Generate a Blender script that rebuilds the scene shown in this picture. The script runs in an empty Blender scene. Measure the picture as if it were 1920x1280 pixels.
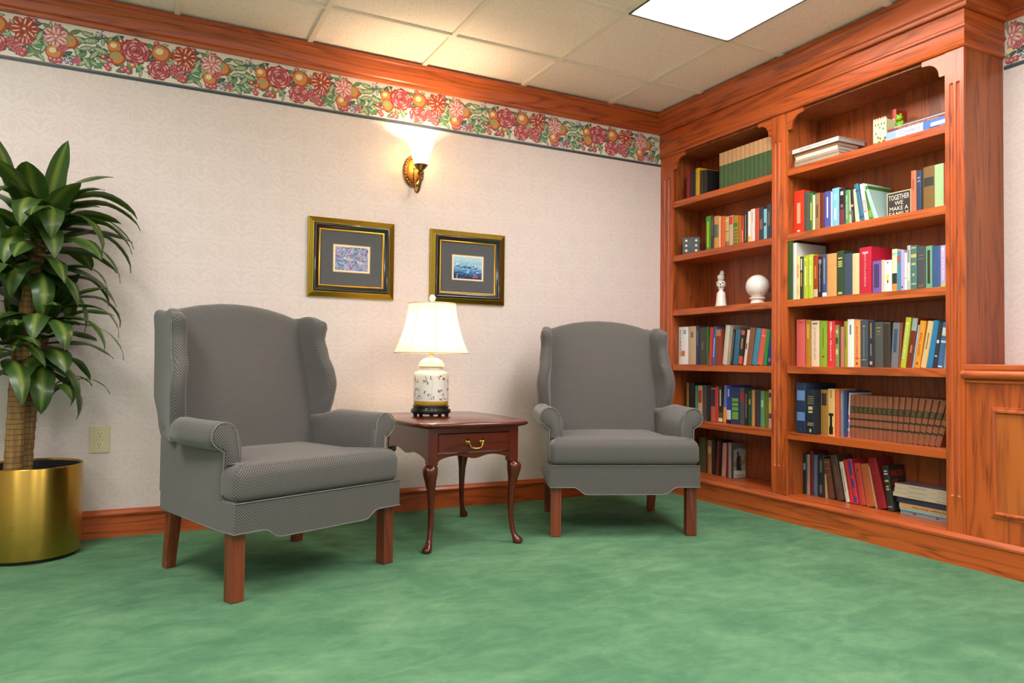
import bpy, math, random
from mathutils import Vector, Matrix
PI=math.pi
S=bpy.context.scene
COL=S.collection
# ---------------------------------------------------------------- camera
def make_camera():
    f,yaw,pitch,roll=1371.3,.474,.0265,.0116
    cam=bpy.data.cameras.new('camera'); o=bpy.data.objects.new('camera',cam); COL.objects.link(o)
    fw=Vector((math.sin(yaw)*math.cos(pitch),math.cos(yaw)*math.cos(pitch),math.sin(pitch)))
    r=Vector((math.cos(yaw),-math.sin(yaw),0)); u=r.cross(fw)
    c,s=math.cos(roll),math.sin(roll)
    r2=r*c+u*s; u2=-r*s+u*c
    m=Matrix((r2,u2,-fw)).transposed().to_4x4(); m.translation=Vector((-3.0128,-3.7799,.8134))
    o.matrix_world=m
    cam.sensor_width=36; cam.lens=f*36/1920; cam.clip_start=.05
    S.camera=o
make_camera()
# ---------------------------------------------------------------- world, view
w=bpy.data.worlds.new('world'); S.world=w; w.use_nodes=True
w.node_tree.nodes['Background'].inputs[0].default_value=(1.0,.985,.98,1)
w.node_tree.nodes['Background'].inputs[1].default_value=.62
S.view_settings.view_transform='Standard'; S.view_settings.look='None'
S.view_settings.exposure=.63; S.view_settings.gamma=1; S.view_settings.use_curve_mapping=False
PANEL=11.5      # ceiling troffer strength
SCONCE_W=12.0; LAMP_W=3.8
H=2.4065       # ceiling
T=.6096
# ---------------------------------------------------------------- helpers
def srgb(h):
    v=[int(h[i:i+2],16)/255 for i in (0,2,4)]
    return tuple((c/12.92 if c<=.04045 else ((c+.055)/1.055)**2.4) for c in v)+(1,)
class MB:
    def add(s,o,mi):
        n=len(s.v); s.v+=o.v; s.uv+=o.uv; s.f+=[tuple(i+n for i in f) for f in o.f]; s.mi+=[mi]*len(o.f)
    def __init__(s): s.v=[];s.f=[];s.uv=[];s.mi=[]
    def vert(s,p,uv=None): s.v.append(tuple(p)); s.uv.append(uv); return len(s.v)-1
    def face(s,ix,mi=0): s.f.append(tuple(ix)); s.mi.append(mi)
    def poly(s,pts,mi=0): s.face([s.vert(p) for p in pts],mi)
    def box(s,x0,x1,y0,y1,z0,z1,mi=0):
        if x0>x1:x0,x1=x1,x0
        if y0>y1:y0,y1=y1,y0
        if z0>z1:z0,z1=z1,z0
        b=[s.vert(p) for p in ((x0,y0,z0),(x1,y0,z0),(x1,y1,z0),(x0,y1,z0),(x0,y0,z1),(x1,y0,z1),(x1,y1,z1),(x0,y1,z1))]
        for q in ((3,2,1,0),(4,5,6,7),(0,1,5,4),(1,2,6,5),(2,3,7,6),(3,0,4,7)): s.face([b[i] for i in q],mi)
    def loft(s,rings,cap0=True,cap1=True,closed=True,mi=0,uvs=None):
        n=len(rings[0]); idx=[]
        for k,r in enumerate(rings): idx.append([s.vert(p,uvs[k][j] if uvs else None) for j,p in enumerate(r)])
        for a,b in zip(idx[:-1],idx[1:]):
            for j in range(n if closed else n-1):
                j2=(j+1)%n; s.face((a[j],a[j2],b[j2],b[j]),mi)
        if cap0: s.face(idx[0][::-1],mi)
        if cap1: s.face(idx[-1],mi)
    def tube(s,pts,r,n=8,mi=0,cap=True):
        pts=[Vector(p) for p in pts]; rings=[]
        rr=r if isinstance(r,(list,tuple)) else [r]*len(pts)
        up=None
        for i,p in enumerate(pts):
            t=(pts[min(i+1,len(pts)-1)]-pts[max(i-1,0)])
            if t.length<1e-9: t=Vector((0,0,1))
            t.normalize()
            if up is None:
                up=Vector((0,0,1)) if abs(t.z)<.9 else Vector((1,0,0))
            a=t.cross(up); a.normalize(); b=a.cross(t); up=b
            rings.append([p+(a*math.cos(2*PI*k/n)+b*math.sin(2*PI*k/n))*rr[i] for k in range(n)])
        s.loft(rings,cap,cap,mi=mi)
    def lathe(s,prof,c=(0,0,0),n=40,mi=0,fn=None,cap=True):
        rings=[]
        for r,z in prof:
            ring=[]
            for k in range(n):
                a=2*PI*k/n; q=r*(fn(a,z) if fn else 1)
                ring.append((c[0]+q*math.cos(a),c[1]+q*math.sin(a),c[2]+z))
            rings.append(ring)
        s.loft(rings,cap and prof[0][0]>1e-5,cap and prof[-1][0]>1e-5,mi=mi)
    def prism(s,pts,ax,a,b,mi=0):
        # polygon pts (2d) extruded along axis ax from a to b
        def P(q,t):
            return (t,q[0],q[1]) if ax==0 else ((q[0],t,q[1]) if ax==1 else (q[0],q[1],t))
        s.loft([[P(q,a) for q in pts],[P(q,b) for q in pts]],mi=mi)
    def transform(s,m,start=0):
        for i in range(start,len(s.v)): s.v[i]=tuple(m@Vector(s.v[i]))
def setp(o,label=None,cat=None,group=None,kind=None):
    if label: o['label']=label
    if cat: o['category']=cat
    if group: o['group']=group
    if kind: o['kind']=kind
    return o
def build(name,mb,mats,parent=None,smooth=None,bevel=0,seg=2,boxuv=False,local=True,subsurf=0):
    me=bpy.data.meshes.new(name); me.from_pydata(mb.v,[],mb.f)
    if not isinstance(mats,(list,tuple)): mats=[mats]
    for m in mats: me.materials.append(m)
    if len(mats)>1: me.polygons.foreach_set('material_index',mb.mi)
    me.validate(clean_customdata=False)
    import bmesh as _b
    bm=_b.new(); bm.from_mesh(me)
    if boxuv is not True and not any(u is not None for u in mb.uv) and len(mats)==1:
        _b.ops.recalc_face_normals(bm,faces=bm.faces)
    elif boxuv: _b.ops.recalc_face_normals(bm,faces=bm.faces)
    bm.to_mesh(me); bm.free()
    if any(u is not None for u in mb.uv):
        ul=me.uv_layers.new(name='UVMap')
        for l in me.loops:
            u=mb.uv[l.vertex_index]
            if u: ul.data[l.index].uv=u
    if boxuv:
        ul=me.uv_layers.new(name='UVMap')
        for pl in me.polygons:
            n=pl.normal; ax=max(range(3),key=lambda i:abs(n[i])*(1.0,1.05,.95)[i])
            for li in pl.loop_indices:
                c=me.vertices[me.loops[li].vertex_index].co
                ul.data[li].uv=((c.y,c.z) if ax==0 else ((c.x,c.z) if ax==1 else (c.x,c.y)))
    if smooth is not None:
        me.shade_smooth()
        if smooth<179: me.set_sharp_from_angle(angle=math.radians(smooth))
    o=bpy.data.objects.new(name,me); COL.objects.link(o)
    if parent is not None:
        o.parent=parent
        if not local:
            p=parent; m=parent.matrix_basis.copy()
            while p.parent: p=p.parent; m=p.matrix_basis@m
            o.matrix_parent_inverse=m.inverted()
    if bevel:
        b=o.modifiers.new('bevel','BEVEL'); b.width=bevel; b.segments=seg; b.limit_method='ANGLE'; b.angle_limit=math.radians(40)
        if smooth is None:
            me.shade_smooth()
            b.harden_normals=True
    if subsurf:
        q=o.modifiers.new('sub','SUBSURF'); q.levels=subsurf; q.render_levels=subsurf
    return o
def empty(name,loc,rz=0,label=None,cat=None,group=None):
    o=bpy.data.objects.new(name,None); COL.objects.link(o); o.location=loc; o.rotation_euler=(0,0,rz)
    o.empty_display_size=.05
    setp(o,label,cat,group); return o
# ---------------------------------------------------------------- materials
class NT:
    def __init__(s,name):
        s.m=bpy.data.materials.new(name); s.m.use_nodes=True; s.t=s.m.node_tree; s.b=s.t.nodes['Principled BSDF']; s.out=s.t.nodes['Material Output']
    def n(s,typ,inp=None,**kw):
        x=s.t.nodes.new(typ)
        for k,v in kw.items(): setattr(x,k,v)
        for k,v in (inp or {}).items():
            if isinstance(v,bpy.types.NodeSocket): s.t.links.new(v,x.inputs[k])
            else: x.inputs[k].default_value=v
        return x
    def link(s,a,b): s.t.links.new(a,b)
    def math(s,op,a,b=0.0,c=0.0): return s.n('ShaderNodeMath',{0:a,1:b,2:c},operation=op).outputs[0]
    def ramp(s,f,stops):
        r=s.n('ShaderNodeValToRGB',{0:f}); e=r.color_ramp.elements
        while len(e)<len(stops): e.new(.5)
        for q,(p,c) in zip(e,stops): q.position=p; q.color=srgb(c) if isinstance(c,str) else c
        return r.outputs[0]
    def mapping(s,src,scale,loc=(0,0,0),rot=(0,0,0)):
        return s.n('ShaderNodeMapping',{'Vector':src,'Scale':scale,'Location':loc,'Rotation':rot}).outputs[0]
    def coord(s,k='Object'): return s.n('ShaderNodeTexCoord').outputs[k]
    def mix(s,f,a,b,mode='MIX'):
        x=s.n('ShaderNodeMix',data_type='RGBA',blend_type=mode)
        for k,v in ((0,f),(6,a),(7,b)):
            if isinstance(v,bpy.types.NodeSocket): s.link(v,x.inputs[k])
            else: x.inputs[k].default_value=v if k==0 or not isinstance(v,str) else srgb(v)
        return x.outputs[2]
    def noise(s,v,scale,detail=3,rough=.5,dist=0): return s.n('ShaderNodeTexNoise',{'Vector':v,'Scale':scale,'Detail':detail,'Roughness':rough,'Distortion':dist}).outputs[0]
    def bump(s,h,strength,dist=.002):
        b=s.n('ShaderNodeBump',{'Height':h,'Strength':strength,'Distance':dist}); s.link(b.outputs[0],s.b.inputs['Normal'])
    def base(s,c):
        if isinstance(c,bpy.types.NodeSocket): s.link(c,s.b.inputs['Base Color'])
        else: s.b.inputs['Base Color'].default_value=srgb(c) if isinstance(c,str) else c
    def set(s,**k):
        for a,v in k.items():
            x=s.b.inputs[a.replace('_',' ')]
            if isinstance(v,bpy.types.NodeSocket): s.link(v,x)
            else: x.default_value=v
_cache={}
def plain(c,rough=.5,metal=0,spec=.5,coat=0,var=.06):
    k=('p',c,rough,metal,spec,coat)
    if k in _cache: return _cache[k]
    t=NT('paint_'+c); nz=t.noise(t.coord(),60,3)
    col=t.mix(var,srgb(c),nz,'OVERLAY'); t.base(col); t.set(Roughness=rough,Metallic=metal,Specular_IOR_Level=spec,Coat_Weight=coat)
    _cache[k]=t.m; return t.m
def wood(ax,light='cc6428',mid='b6501c',dark='5a220c',rough=.4,seed=0,coat=.22,k=1.0):
    key=('w',ax,light,mid,dark,rough,seed,coat)
    if key in _cache: return _cache[key]
    t=NT('oak_'+'xyz'[ax]); c=t.coord()
    sc=[9.0*k]*3; sc[ax]=.8*k
    v=t.mapping(c,tuple(sc),(seed*3.1,seed*1.7,seed*2.3))
    d=t.noise(v,1.1,2,.5,.6)
    rings=t.math('SINE',t.math('MULTIPLY',d,44.0))
    rings=t.math('MULTIPLY_ADD',rings,.5,.5)
    rings=t.math('POWER',rings,3.0)
    sp=[230.0]*3; sp[ax]=7.0
    pores=t.noise(t.mapping(c,tuple(sp)),1.0,2,.6)
    pm=t.n('ShaderNodeMapRange',{0:pores,1:.52,2:.7,3:0.0,4:1.0}).outputs[0]
    big=t.noise(v,.5,2)
    c1=t.mix(t.n('ShaderNodeMapRange',{0:big,1:.35,2:.65}).outputs[0],mid,light)
    c2=t.mix(t.math('MULTIPLY',rings,.4),c1,dark)
    c3=t.mix(t.math('MULTIPLY',pm,t.math('MULTIPLY_ADD',rings,.7,.2)),c2,dark)
    t.base(c3); t.set(Roughness=rough,Coat_Weight=coat,Coat_Roughness=.13)
    t.bump(pm,.12,.0006)
    _cache[key]=t.m; return t.m
WX,WY,WZ=wood(0),wood(1),wood(2)
WSHADE=wood(2,'ac5826','94461a','54200a',rough=.45,seed=2,coat=.1)   # bookcase interior and end oak, darkened to paint in the end panel's shade
WBK=wood(2,'aa541e','924212','4c1c08',rough=.4,seed=4,coat=.15)
CHERRY=wood(2,'64200f','501408','2a0a04',rough=.2,seed=5,coat=.3)
CHERRYX=wood(0,'64200f','501408','2a0a04',rough=.2,seed=6,coat=.3)
LEG=wood(2,'8c4424','70301a','40180c',rough=.4,seed=7,coat=.15)
def fabric():
    t=NT('woven_grey_fabric'); uv=t.coord('UV')
    sep=t.n('ShaderNodeSeparateXYZ',{0:uv}); px,pz=.0096,.0052
    u=t.math('DIVIDE',sep.outputs[0],px); v=t.math('DIVIDE',sep.outputs[1],pz)
    row=t.math('FLOOR',v); u2=t.math('MULTIPLY_ADD',row,.5,u)
    fu=t.math('ABSOLUTE',t.math('SUBTRACT',t.math('FRACT',u2),.5)); fv=t.math('ABSOLUTE',t.math('SUBTRACT',t.math('FRACT',v),.5))
    a=t.n('ShaderNodeMapRange',{0:fu,1:.16,2:.36,3:1.0,4:0.0}).outputs[0]
    b=t.n('ShaderNodeMapRange',{0:fv,1:.2,2:.42,3:1.0,4:0.0}).outputs[0]
    m=t.math('MULTIPLY',a,b)
    f2=t.n('ShaderNodeMapRange',{0:fv,1:.34,2:.5,3:0.0,4:1.0}).outputs[0]
    wear=t.noise(t.coord(),3.5,3)
    dark=t.mix(wear,'333434','3c3836'); lt=t.mix(wear,'7c7a76','847b74')
    col=t.mix(m,dark,lt); col=t.mix(t.math('MULTIPLY',f2,.6),col,'302e2c')
    t.base(col); t.set(Roughness=.75,Sheen_Weight=.25,Sheen_Roughness=.5)
    t.bump(m,.35,.0008)
    return t.m
FAB=fabric()
PIPE=plain('767470',.8,var=.3)
def carpet():
    t=NT('green_carpet'); c=t.coord()
    w1=t.noise(c,2.3,5,.66,.3); w2=t.noise(t.mapping(c,(1.0,1.8,1),rot=(0,0,.5)),6.5,5,.7,.5)
    m=t.math('MULTIPLY_ADD',w1,.5,t.math('MULTIPLY',w2,.5))
    col=t.ramp(m,[(.34,'4c7657'),(.46,'588262'),(.54,'638d6a'),(.68,'779c78')])
    fine=t.noise(c,420,2,.7); col=t.mix(.35,col,t.ramp(fine,[(.3,(.25,.25,.25,1)),(.7,(.75,.75,.75,1))]),'OVERLAY')
    t.base(col); t.set(Roughness=.95,Specular_IOR_Level=.1)
    t.bump(fine,.5,.004); return t.m
CARPET=carpet()
def wallpaper():
    t=NT('damask_wallpaper'); sp=t.n('ShaderNodeSeparateXYZ',{0:t.coord()}); M=t.math
    n0=t.noise(t.coord(),9,2)
    U=M('ADD',M('ADD',sp.outputs[0],sp.outputs[1]),M('MULTIPLY_ADD',n0,.05,-.025)); Z=M('MULTIPLY_ADD',n0,-.04,sp.outputs[2])
    cw,ch=.19,.25
    def sm(v,a,b): return t.n('ShaderNodeMapRange',{0:v,1:a,2:b,3:1.0,4:0.0}).outputs[0]
    def motif(du,dz):
        x=M('MULTIPLY',M('SUBTRACT',M('FRACT',M('DIVIDE',M('ADD',U,du),cw)),.5),cw); y=M('MULTIPLY',M('SUBTRACT',M('FRACT',M('DIVIDE',M('ADD',Z,dz),ch)),.5),ch)
        ax=M('ABSOLUTE',x); th=M('ARCTAN2',ax,y); r=M('SQRT',M('ADD',M('MULTIPLY',x,x),M('MULTIPLY',y,y)))
        ph=M('MULTIPLY_ADD',r,-11.0,th); f=M('ABSOLUTE',M('SUBTRACT',M('FRACT',M('MULTIPLY_ADD',ph,2.4,.5)),.5))
        fan=M('MULTIPLY',sm(f,.16,.26),M('MULTIPLY',M('SUBTRACT',1.0,sm(r,.016,.024)),sm(M('MULTIPLY_ADD',th,.008,r),.098,.104)))
        fan=M('MULTIPLY',fan,sm(th,1.9,2.05))
        def ell(cx,cy,a,b,rad,w):
            e=M('SQRT',M('ADD',M('POWER',M('DIVIDE',M('ABSOLUTE',M('SUBTRACT',ax,cx)),a),2.0),M('POWER',M('DIVIDE',M('ABSOLUTE',M('SUBTRACT',y,cy)),b),2.0)))
            return sm(M('ABSOLUTE',M('SUBTRACT',e,rad)),w,w*1.7)
        parts=[fan,ell(0.0,-.056,.036,.046,1.0,.045),ell(0.0,-.03,.02,.05,1.0,.07),ell(.052,-.085,.03,.022,1.0,.07),ell(.066,-.04,.016,.03,1.0,.09)]
        o=parts[0]
        for q in parts[1:]: o=M('MAXIMUM',o,q)
        return o
    m=M('MAXIMUM',motif(0.0,.05),motif(cw/2,.05+ch/2))
    n=t.noise(t.coord(),240,2,.6); col=t.mix(n,'decec9','e4d6d1'); col=t.mix(M('MULTIPLY',m,.48),col,'ebdfda')
    t.base(col); t.set(Roughness=M('MULTIPLY_ADD',m,-.12,.58),Specular_IOR_Level=.35); return t.m
WALL=wallpaper()
def tile_mat():
    t=NT('fissured_tile'); c=t.coord(); n=t.noise(c,150,2,.55,.4)
    holes=t.n('ShaderNodeMapRange',{0:n,1:.62,2:.67,3:0.0,4:1.0}).outputs[0]
    m=t.noise(c,3,2); col=t.mix(m,'fbe9dc','fdf0e8'); col=t.mix(t.math('MULTIPLY',holes,.6),col,'a89478')
    t.base(col); t.set(Roughness=.9,Specular_IOR_Level=.1); return t.m
TILE=tile_mat()
TEE=plain('f2e4d4',.5)
def emit(name,c,s):
    t=NT(name); t.base((.9,.9,.9,1)); t.set(Emission_Color=c,Emission_Strength=s); return t.m
DIFF=emit('troffer_lens',(1,.965,.93,1),PANEL)
def metal(name,c,r,aniso=0): 
    t=NT(name); n=t.noise(t.coord(),30,3); t.base(srgb(c)); t.set(Metallic=1.0,Roughness=t.math('MULTIPLY_ADD',n,.12,r-.06),Anisotropic=aniso); return t.m
BRASS=metal('polished_brass','d8a850',.2)
POTB=metal('brushed_brass','b89444',.3,.8)
_t=POTB.node_tree; _n=_t.nodes.new('ShaderNodeTangent'); _n.direction_type='RADIAL'; _n.axis='Z'; _t.links.new(_n.outputs[0],_t.nodes['Principled BSDF'].inputs['Tangent']); _t.nodes['Principled BSDF'].inputs['Anisotropic Rotation'].default_value=.25
BRONZE=metal('antique_bronze','8a6840',.38)
BLACK=plain('141210',.25,coat=.3)
GOLDF=metal('gold_leaf_frame','b09438',.35)
# ---------------------------------------------------------------- room shell
def sweep(path,prof,segs=None,z0cap=True):
    P=[Vector(p) for p in path]; n=len(P); N=[]
    for a,b in zip(P[:-1],P[1:]):
        d=(b-a).normalized(); N.append(Vector((d.y,-d.x)))
    off=[]
    for i in range(n):
        if i==0: off.append(N[0])
        elif i==n-1: off.append(N[-1])
        else: off.append((N[i-1]+N[i])/(1+N[i-1].dot(N[i])))
    out=[]
    for i in range(n-1):
        rings=[]
        for j in (i,i+1): rings.append([(P[j].x+off[j].x*o,P[j].y+off[j].y*o,z) for o,z in prof])
        out.append(rings)
    mb=MB()
    for i in (segs if segs is not None else range(n-1)): mb.loft(out[i])
    return mb
XR=.28; XL=-6.2; YF=-5.5; YE=-1.965
def struct(name,mb,m,**k): return setp(build(name,mb,m,**k),kind='structure')
m=MB(); m.box(XL,XR,YF,0,-.05,0); floor=struct('floor',m,CARPET)
m=MB(); m.box(XL,XR,YF,0,H+.012,H+.06); ceil=struct('ceiling',m,TILE)
m=MB()
xs=[-.4411-T*k for k in range(-1,10)]; ys=[-.4626-T*k for k in range(-0,11)]
for x in xs:
    if XL<x<XR: m.box(x-.012,x+.012,YF,0,H,H+.0125)
for y in ys: m.box(XL,XR,y-.012,y+.012,H+.0004,H+.0124)
build('tee_grid',m,TEE,ceil)
m=MB(); m.box(XL-.1,XR+.1,0,.1,0,H+.05); wall_back=struct('wall_back',m,WALL)
m=MB(); m.box(XR,XR+.1,YF,0,0,H+.05); wall_right=struct('wall_right',m,WALL)
m=MB(); m.box(XL-.1,XL,YF,0,0,H+.05); struct('wall_left',m,WALL)

CROWN=[(0,2.292),(.014,2.292),(.018,2.3),(.018,2.31),(.026,2.316),(.03,2.335),(.042,2.362),(.056,2.376),(.058,2.386),(.066,2.39),(.066,H),(0,H)]
CP=[(XL,0),(-.012,0),(-.012,YE-.012),(XR,YE-.012),(XR,YF)]
struct('trim_1',sweep(CP,CROWN,[0]),WX,smooth=35)
struct('trim_2',sweep(CP,CROWN,[3]),WY,smooth=35)
BASE=[(0,0),(.016,0),(.016,.088),(.021,.094),(.022,.104),(.014,.114),(.01,.12),(.004,.1224),(0,.1224)]
struct('baseboard_back',sweep([(XL,0),(0,0)],BASE),WX,smooth=35)
# --- floral paper border, drawn as flat inked shapes on the paper
PAL=dict(bg='ece0d0',g1='2f5a46',g2='5b8a62',g3='93ab7c',r1='9c3342',r2='c45c66',r3='e4aaa4',o1='b8502e',o2='d4904c',o3='f4dcb0',b1='3c4a70',p1='8a7aa0',w='f3e9da')
PK=list(PAL); PM=[plain(PAL[k],.6,var=.03) for k in PK]
rnd=random.Random(5)
def motif(full=True):
    L=[]
    def ell(x,y,a,b,ang,c,l,n=14,wob=0,lobes=5,ph=0,tip=0):
        pts=[]
        for k in range(n):
            q=2*PI*k/n; r=1+wob*math.sin(lobes*q+ph)
            u=a*math.cos(q)*r; v=b*math.sin(q)*r
            if tip: v*=(1-abs(math.cos(q))**2*tip)
            pts.append((x+u*math.cos(ang)-v*math.sin(ang),y+u*math.sin(ang)+v*math.cos(ang)))
        L.append((pts,c,l))
    def leaf(x,y,s,ang,l=1,c=('g1','g2','g3')):
        ell(x,y,s,s*.42,ang,c[0],l,12,tip=.55); ell(x,y,s*.88,s*.33,ang,c[1],l+1,12,tip=.6)
        ca,sa=math.cos(ang),math.sin(ang)
        def P(u,v): return (x+s*(u*ca-v*sa),y+s*(u*sa+v*ca))
        L.append(([P(-.9,-.025),P(.8,0),P(-.9,.025)],c[2],l+2))
        for u in (-.5,-.15,.2):
            for sg in (1,-1): L.append(([P(u,0),P(u+.3,sg*.24),P(u+.1,0)],c[2],l+2))
    def disc(x,y,r,cs,l=2,wob=.04):
        ell(x,y,r,r,0,cs[0],l,16,wob,3,x*99); ell(x-r*.08,y+r*.05,r*.82,r*.8,0,cs[1],l+1,14,wob,4,y*99); ell(x-r*.2,y+r*.2,r*.42,r*.36,.4,cs[2],l+2,12)
    def bloom(x,y,r,cs,rings=3,l=4):
        ell(x,y,r,r*.92,0,cs[0],l,28,.08,9)
        for k in range(rings):
            R=r*(.78-.26*k); n=11-3*k
            for j in range(n):
                a=2*PI*j/n+k*.5
                ell(x+R*math.cos(a),y+R*.92*math.sin(a),r*.22,r*.12,a+PI/2,cs[2] if (j+k)%2 else cs[1],l+1+k*2,8)
                ell(x+R*.86*math.cos(a),y+R*.8*math.sin(a),r*.14,r*.035,a+PI/2,cs[0],l+2+k*2,8)
        ell(x,y,r*.14,r*.12,0,cs[0],l+8,8)
    def petals(x,y,r,cs,n=6,a0=0,l=4,fan=2*PI):
        for j in range(n):
            a=a0+fan*j/n
            ell(x+r*.5*math.cos(a),y+r*.5*math.sin(a),r*.56,r*.4,a,cs[0],l+(j%2)*3,12,tip=.2)
            ell(x+r*.5*math.cos(a),y+r*.5*math.sin(a),r*.49,r*.33,a,cs[1],l+1+(j%2)*3,12,tip=.2)
            for d in (-.28,.0,.28): ell(x+r*.6*math.cos(a+d),y+r*.6*math.sin(a+d),r*.28,r*.05,a+d*.6,cs[2] if d else cs[0],l+2+(j%2)*3,8)
        ell(x,y,r*.2,r*.2,0,cs[0],l+7,8); ell(x,y,r*.12,r*.12,0,cs[2],l+8,8)
    def sprig(x,y,ang,s,c,l=1):
        ca,sa=math.cos(ang),math.sin(ang)
        for k in range(5):
            u=s*k/4; sd=(-1)**k*.25*s*(1-k/8)
            ell(x+u*ca-sd*sa*.6,y+u*sa+sd*ca*.6,s*.14,s*.055,ang+(.7 if k%2 else -.7),c,l,8,tip=.3)
        L.append(([(x,y-.0006),(x+s*ca,y+s*sa),(x,y+.0006)],c,l))
    h=.185; R=('r1','r2','r3'); O=('o1','o2','o3')
    S_=lambda cx:(cx-910)/790*.64
    def at(cx,t): return S_(cx),t*h
    # foliage first
    for cx,t,s,a in [(930,.5,.03,1.3),(1400,.5,.036,-.3),(1350,.7,.036,.2),(1080,.4,.032,.4),(1640,.75,.034,.1),(1110,.6,.03,1.2),(960,.5,.022,.3),(1000,.28,.018,-.6),(1095,.2,.03,.2),(1130,.33,.024,1.2),(1070,.12,.022,-2.6),(1120,.1,.022,-.9),(1235,.8,.022,2.2),(1275,.85,.026,.5),(1300,.68,.028,-.5),(1245,.62,.022,-1.1),(1210,.5,.02,2.4),
                     (1290,.36,.03,1.9),(1330,.5,.03,.3),(1345,.22,.03,.1),(1310,.12,.028,-2.5),(1380,.14,.028,-.5),(1370,.38,.03,.9),(1395,.55,.024,-.9),(1410,.72,.02,1.5),
                     (1500,.5,.026,-.4),(1520,.66,.024,2.6),(1545,.18,.026,-1.2),(1590,.24,.026,-.9),(1600,.1,.018,-1.7),(1640,.55,.02,.7),(1655,.2,.02,-.6),(1490,.9,.018,2.2),(930,.95,.02,.2),(1160,.92,.016,1.5)]:
        x,y=at(cx,t); leaf(x,min(max(y,.016),h-.014),s,a,1+(cx%3),c=('g1','g2','g3') if cx%2 else ('g1','g3','w'))
    rq=random.Random(9)
    for k in range(84):
        cx=920+k*9.4+rq.uniform(-8,8); x,y=at(cx,.12+.76*rq.random()); leaf(x,min(max(y,.018),h-.018),rq.uniform(.022,.036),rq.uniform(-3,3),k%3,c=rq.choice([('g1','g2','g3'),('g1','g3','w'),('b1','g1','g3')]))
    for cx,t,a,s in [(955,.75,.4,.03),(1180,.95,-.3,.03),(1360,.86,.5,.045),(1385,.82,-.3,.04),(1380,.3,.1,.03),(1600,.6,.9,.03),(1080,.85,1.0,.03),(1640,.1,-.5,.025),(1460,.16,2.6,.03),(1190,.12,-.8,.026),(1470,.78,1.9,.026)]:
        x,y=at(cx,t); sprig(x,min(max(y,.012),h-.024 if a>0 else h-.01),a,s,'g1' if s<.04 else 'b1')
    # fruit
    x,y=at(915,.7); 
    L.append(([(x+.012,y+.028),(x+.04,y+.012),(x+.052,y+.02),(x+.054,y+.008),(x+.03,y-.02)],'o1',5)); disc(x,y,.042,O,9)
    x,y=at(1180,.28); disc(x,y,.034,O,5); x,y=at(1250,.6); disc(x,y,.034,('o1','o2','g3'),4)
    x,y=at(1415,.36); disc(x,y,.013,('r1','o1','o3'),5)
    x,y=at(1470,.66); disc(x,y,.032,O,5); x,y=at(1482,.4); disc(x,y,.034,('o1','o2','g3'),7)
    x,y=at(1500,.82); disc(x,y,.013,('r1','o1','o3'),3); x,y=at(1560,.28); disc(x,y,.014,('o1','o2','o3'),3)
    for cx,t in [(1428,.16),(1446,.3),(1440,.1),(1510,.12),(1525,.17),(1540,.1),(1165,.1),(1185,.07),(1205,.09),(1035,.1),(1045,.2),(1010,.38),(1085,.93),(890,.93)]:
        x,y=at(cx,t); disc(x,max(y,.014),.0125,R,9)
    for cx,t in [(1225,.14),(1240,.08),(1245,.2),(1258,.14),(1270,.2),(1262,.06),(1135,.74),(1150,.7),(1142,.64),(1400,.9),(1415,.86)]:
        x,y=at(cx,t); disc(x,y,.0075,('b1','p1','w'),6)
    for cx,t in [(1620,.42),(1634,.36),(1622,.32),(1640,.26),(1628,.22)]:
        x,y=at(cx,t); disc(x,y,.011,('p1','w','w'),6)
    # blossoms
    x,y=at(905,.27); bloom(x,y,.05,R,3,9)
    x,y=at(985,.34); petals(x,y,.028,R,5,.3,6); x,y=at(1012,.2); petals(x,y,.025,R,5,.9,6)
    x,y=at(1040,.66); petals(x,y+.008,.056,('r1','o1','o3'),6,.15,7); petals(x+.004,y-.02,.042,('r1','r2','o3'),3,-2.1,7,1.5)
    x,y=at(1185,.66); petals(x,y,.05,('r2','r3','w'),6,.5,6)
    x,y=at(1195,.9); petals(x,y-.006,.02,R,6,.1,5); x,y=at(1215,.42); petals(x,y,.026,R,5,.1,5)
    x,y=at(1285,.16); petals(x,y,.02,R,5,.1,5)
    x,y=at(1575,.64); bloom(x,y,.062,('r1','r2','r3'),3,9)
    x,y=at(1690,.9); petals(x,y-.008,.018,R,5,.1,5)
    return L
MOT=motif()
def border(parent,place,s0,s1,phase):
    base=MB(); mk=MB()
    base.poly([place(s0,2.087,.0006),place(s1,2.087,.0006),place(s1,2.293,.0006),place(s0,2.293,.0006)])
    k0=int(math.floor((s0-phase)/.64))-1; k1=int(math.ceil((s1-phase)/.64))+1
    for k in range(k0,k1):
        for qi,(pts,c,l) in enumerate(MOT):
            q=[(phase+k*.64+x,2.104+y) for x,y in pts]
            if min(a for a,_ in q)<s0 or max(a for a,_ in q)>s1: continue
            mk.poly([place(a,min(max(b,2.1045),2.2915),.0010+.00015*l+.00001*(qi%13)) for a,b in q],PK.index(c))
    build('floral_border',base,PM[0],parent); build('fruit_and_flower_print',mk,PM,parent)
    st=MB()
    for z0,z1 in ((2.087,2.099),(2.1008,2.1036)):
        st.poly([place(s0,z0,.003),place(s1,z0,.003),place(s1,z1,.003),place(s0,z1,.003)])
    build('border_stripe',st,plain('38424c',.45),parent)
border(wall_back,lambda s,z,o:(s,-o,z),-5.2,0,-2.94-.005)
border(wall_right,lambda s,z,o:(XR-o,-s,z),1.97,4.5,1.78)
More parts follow.
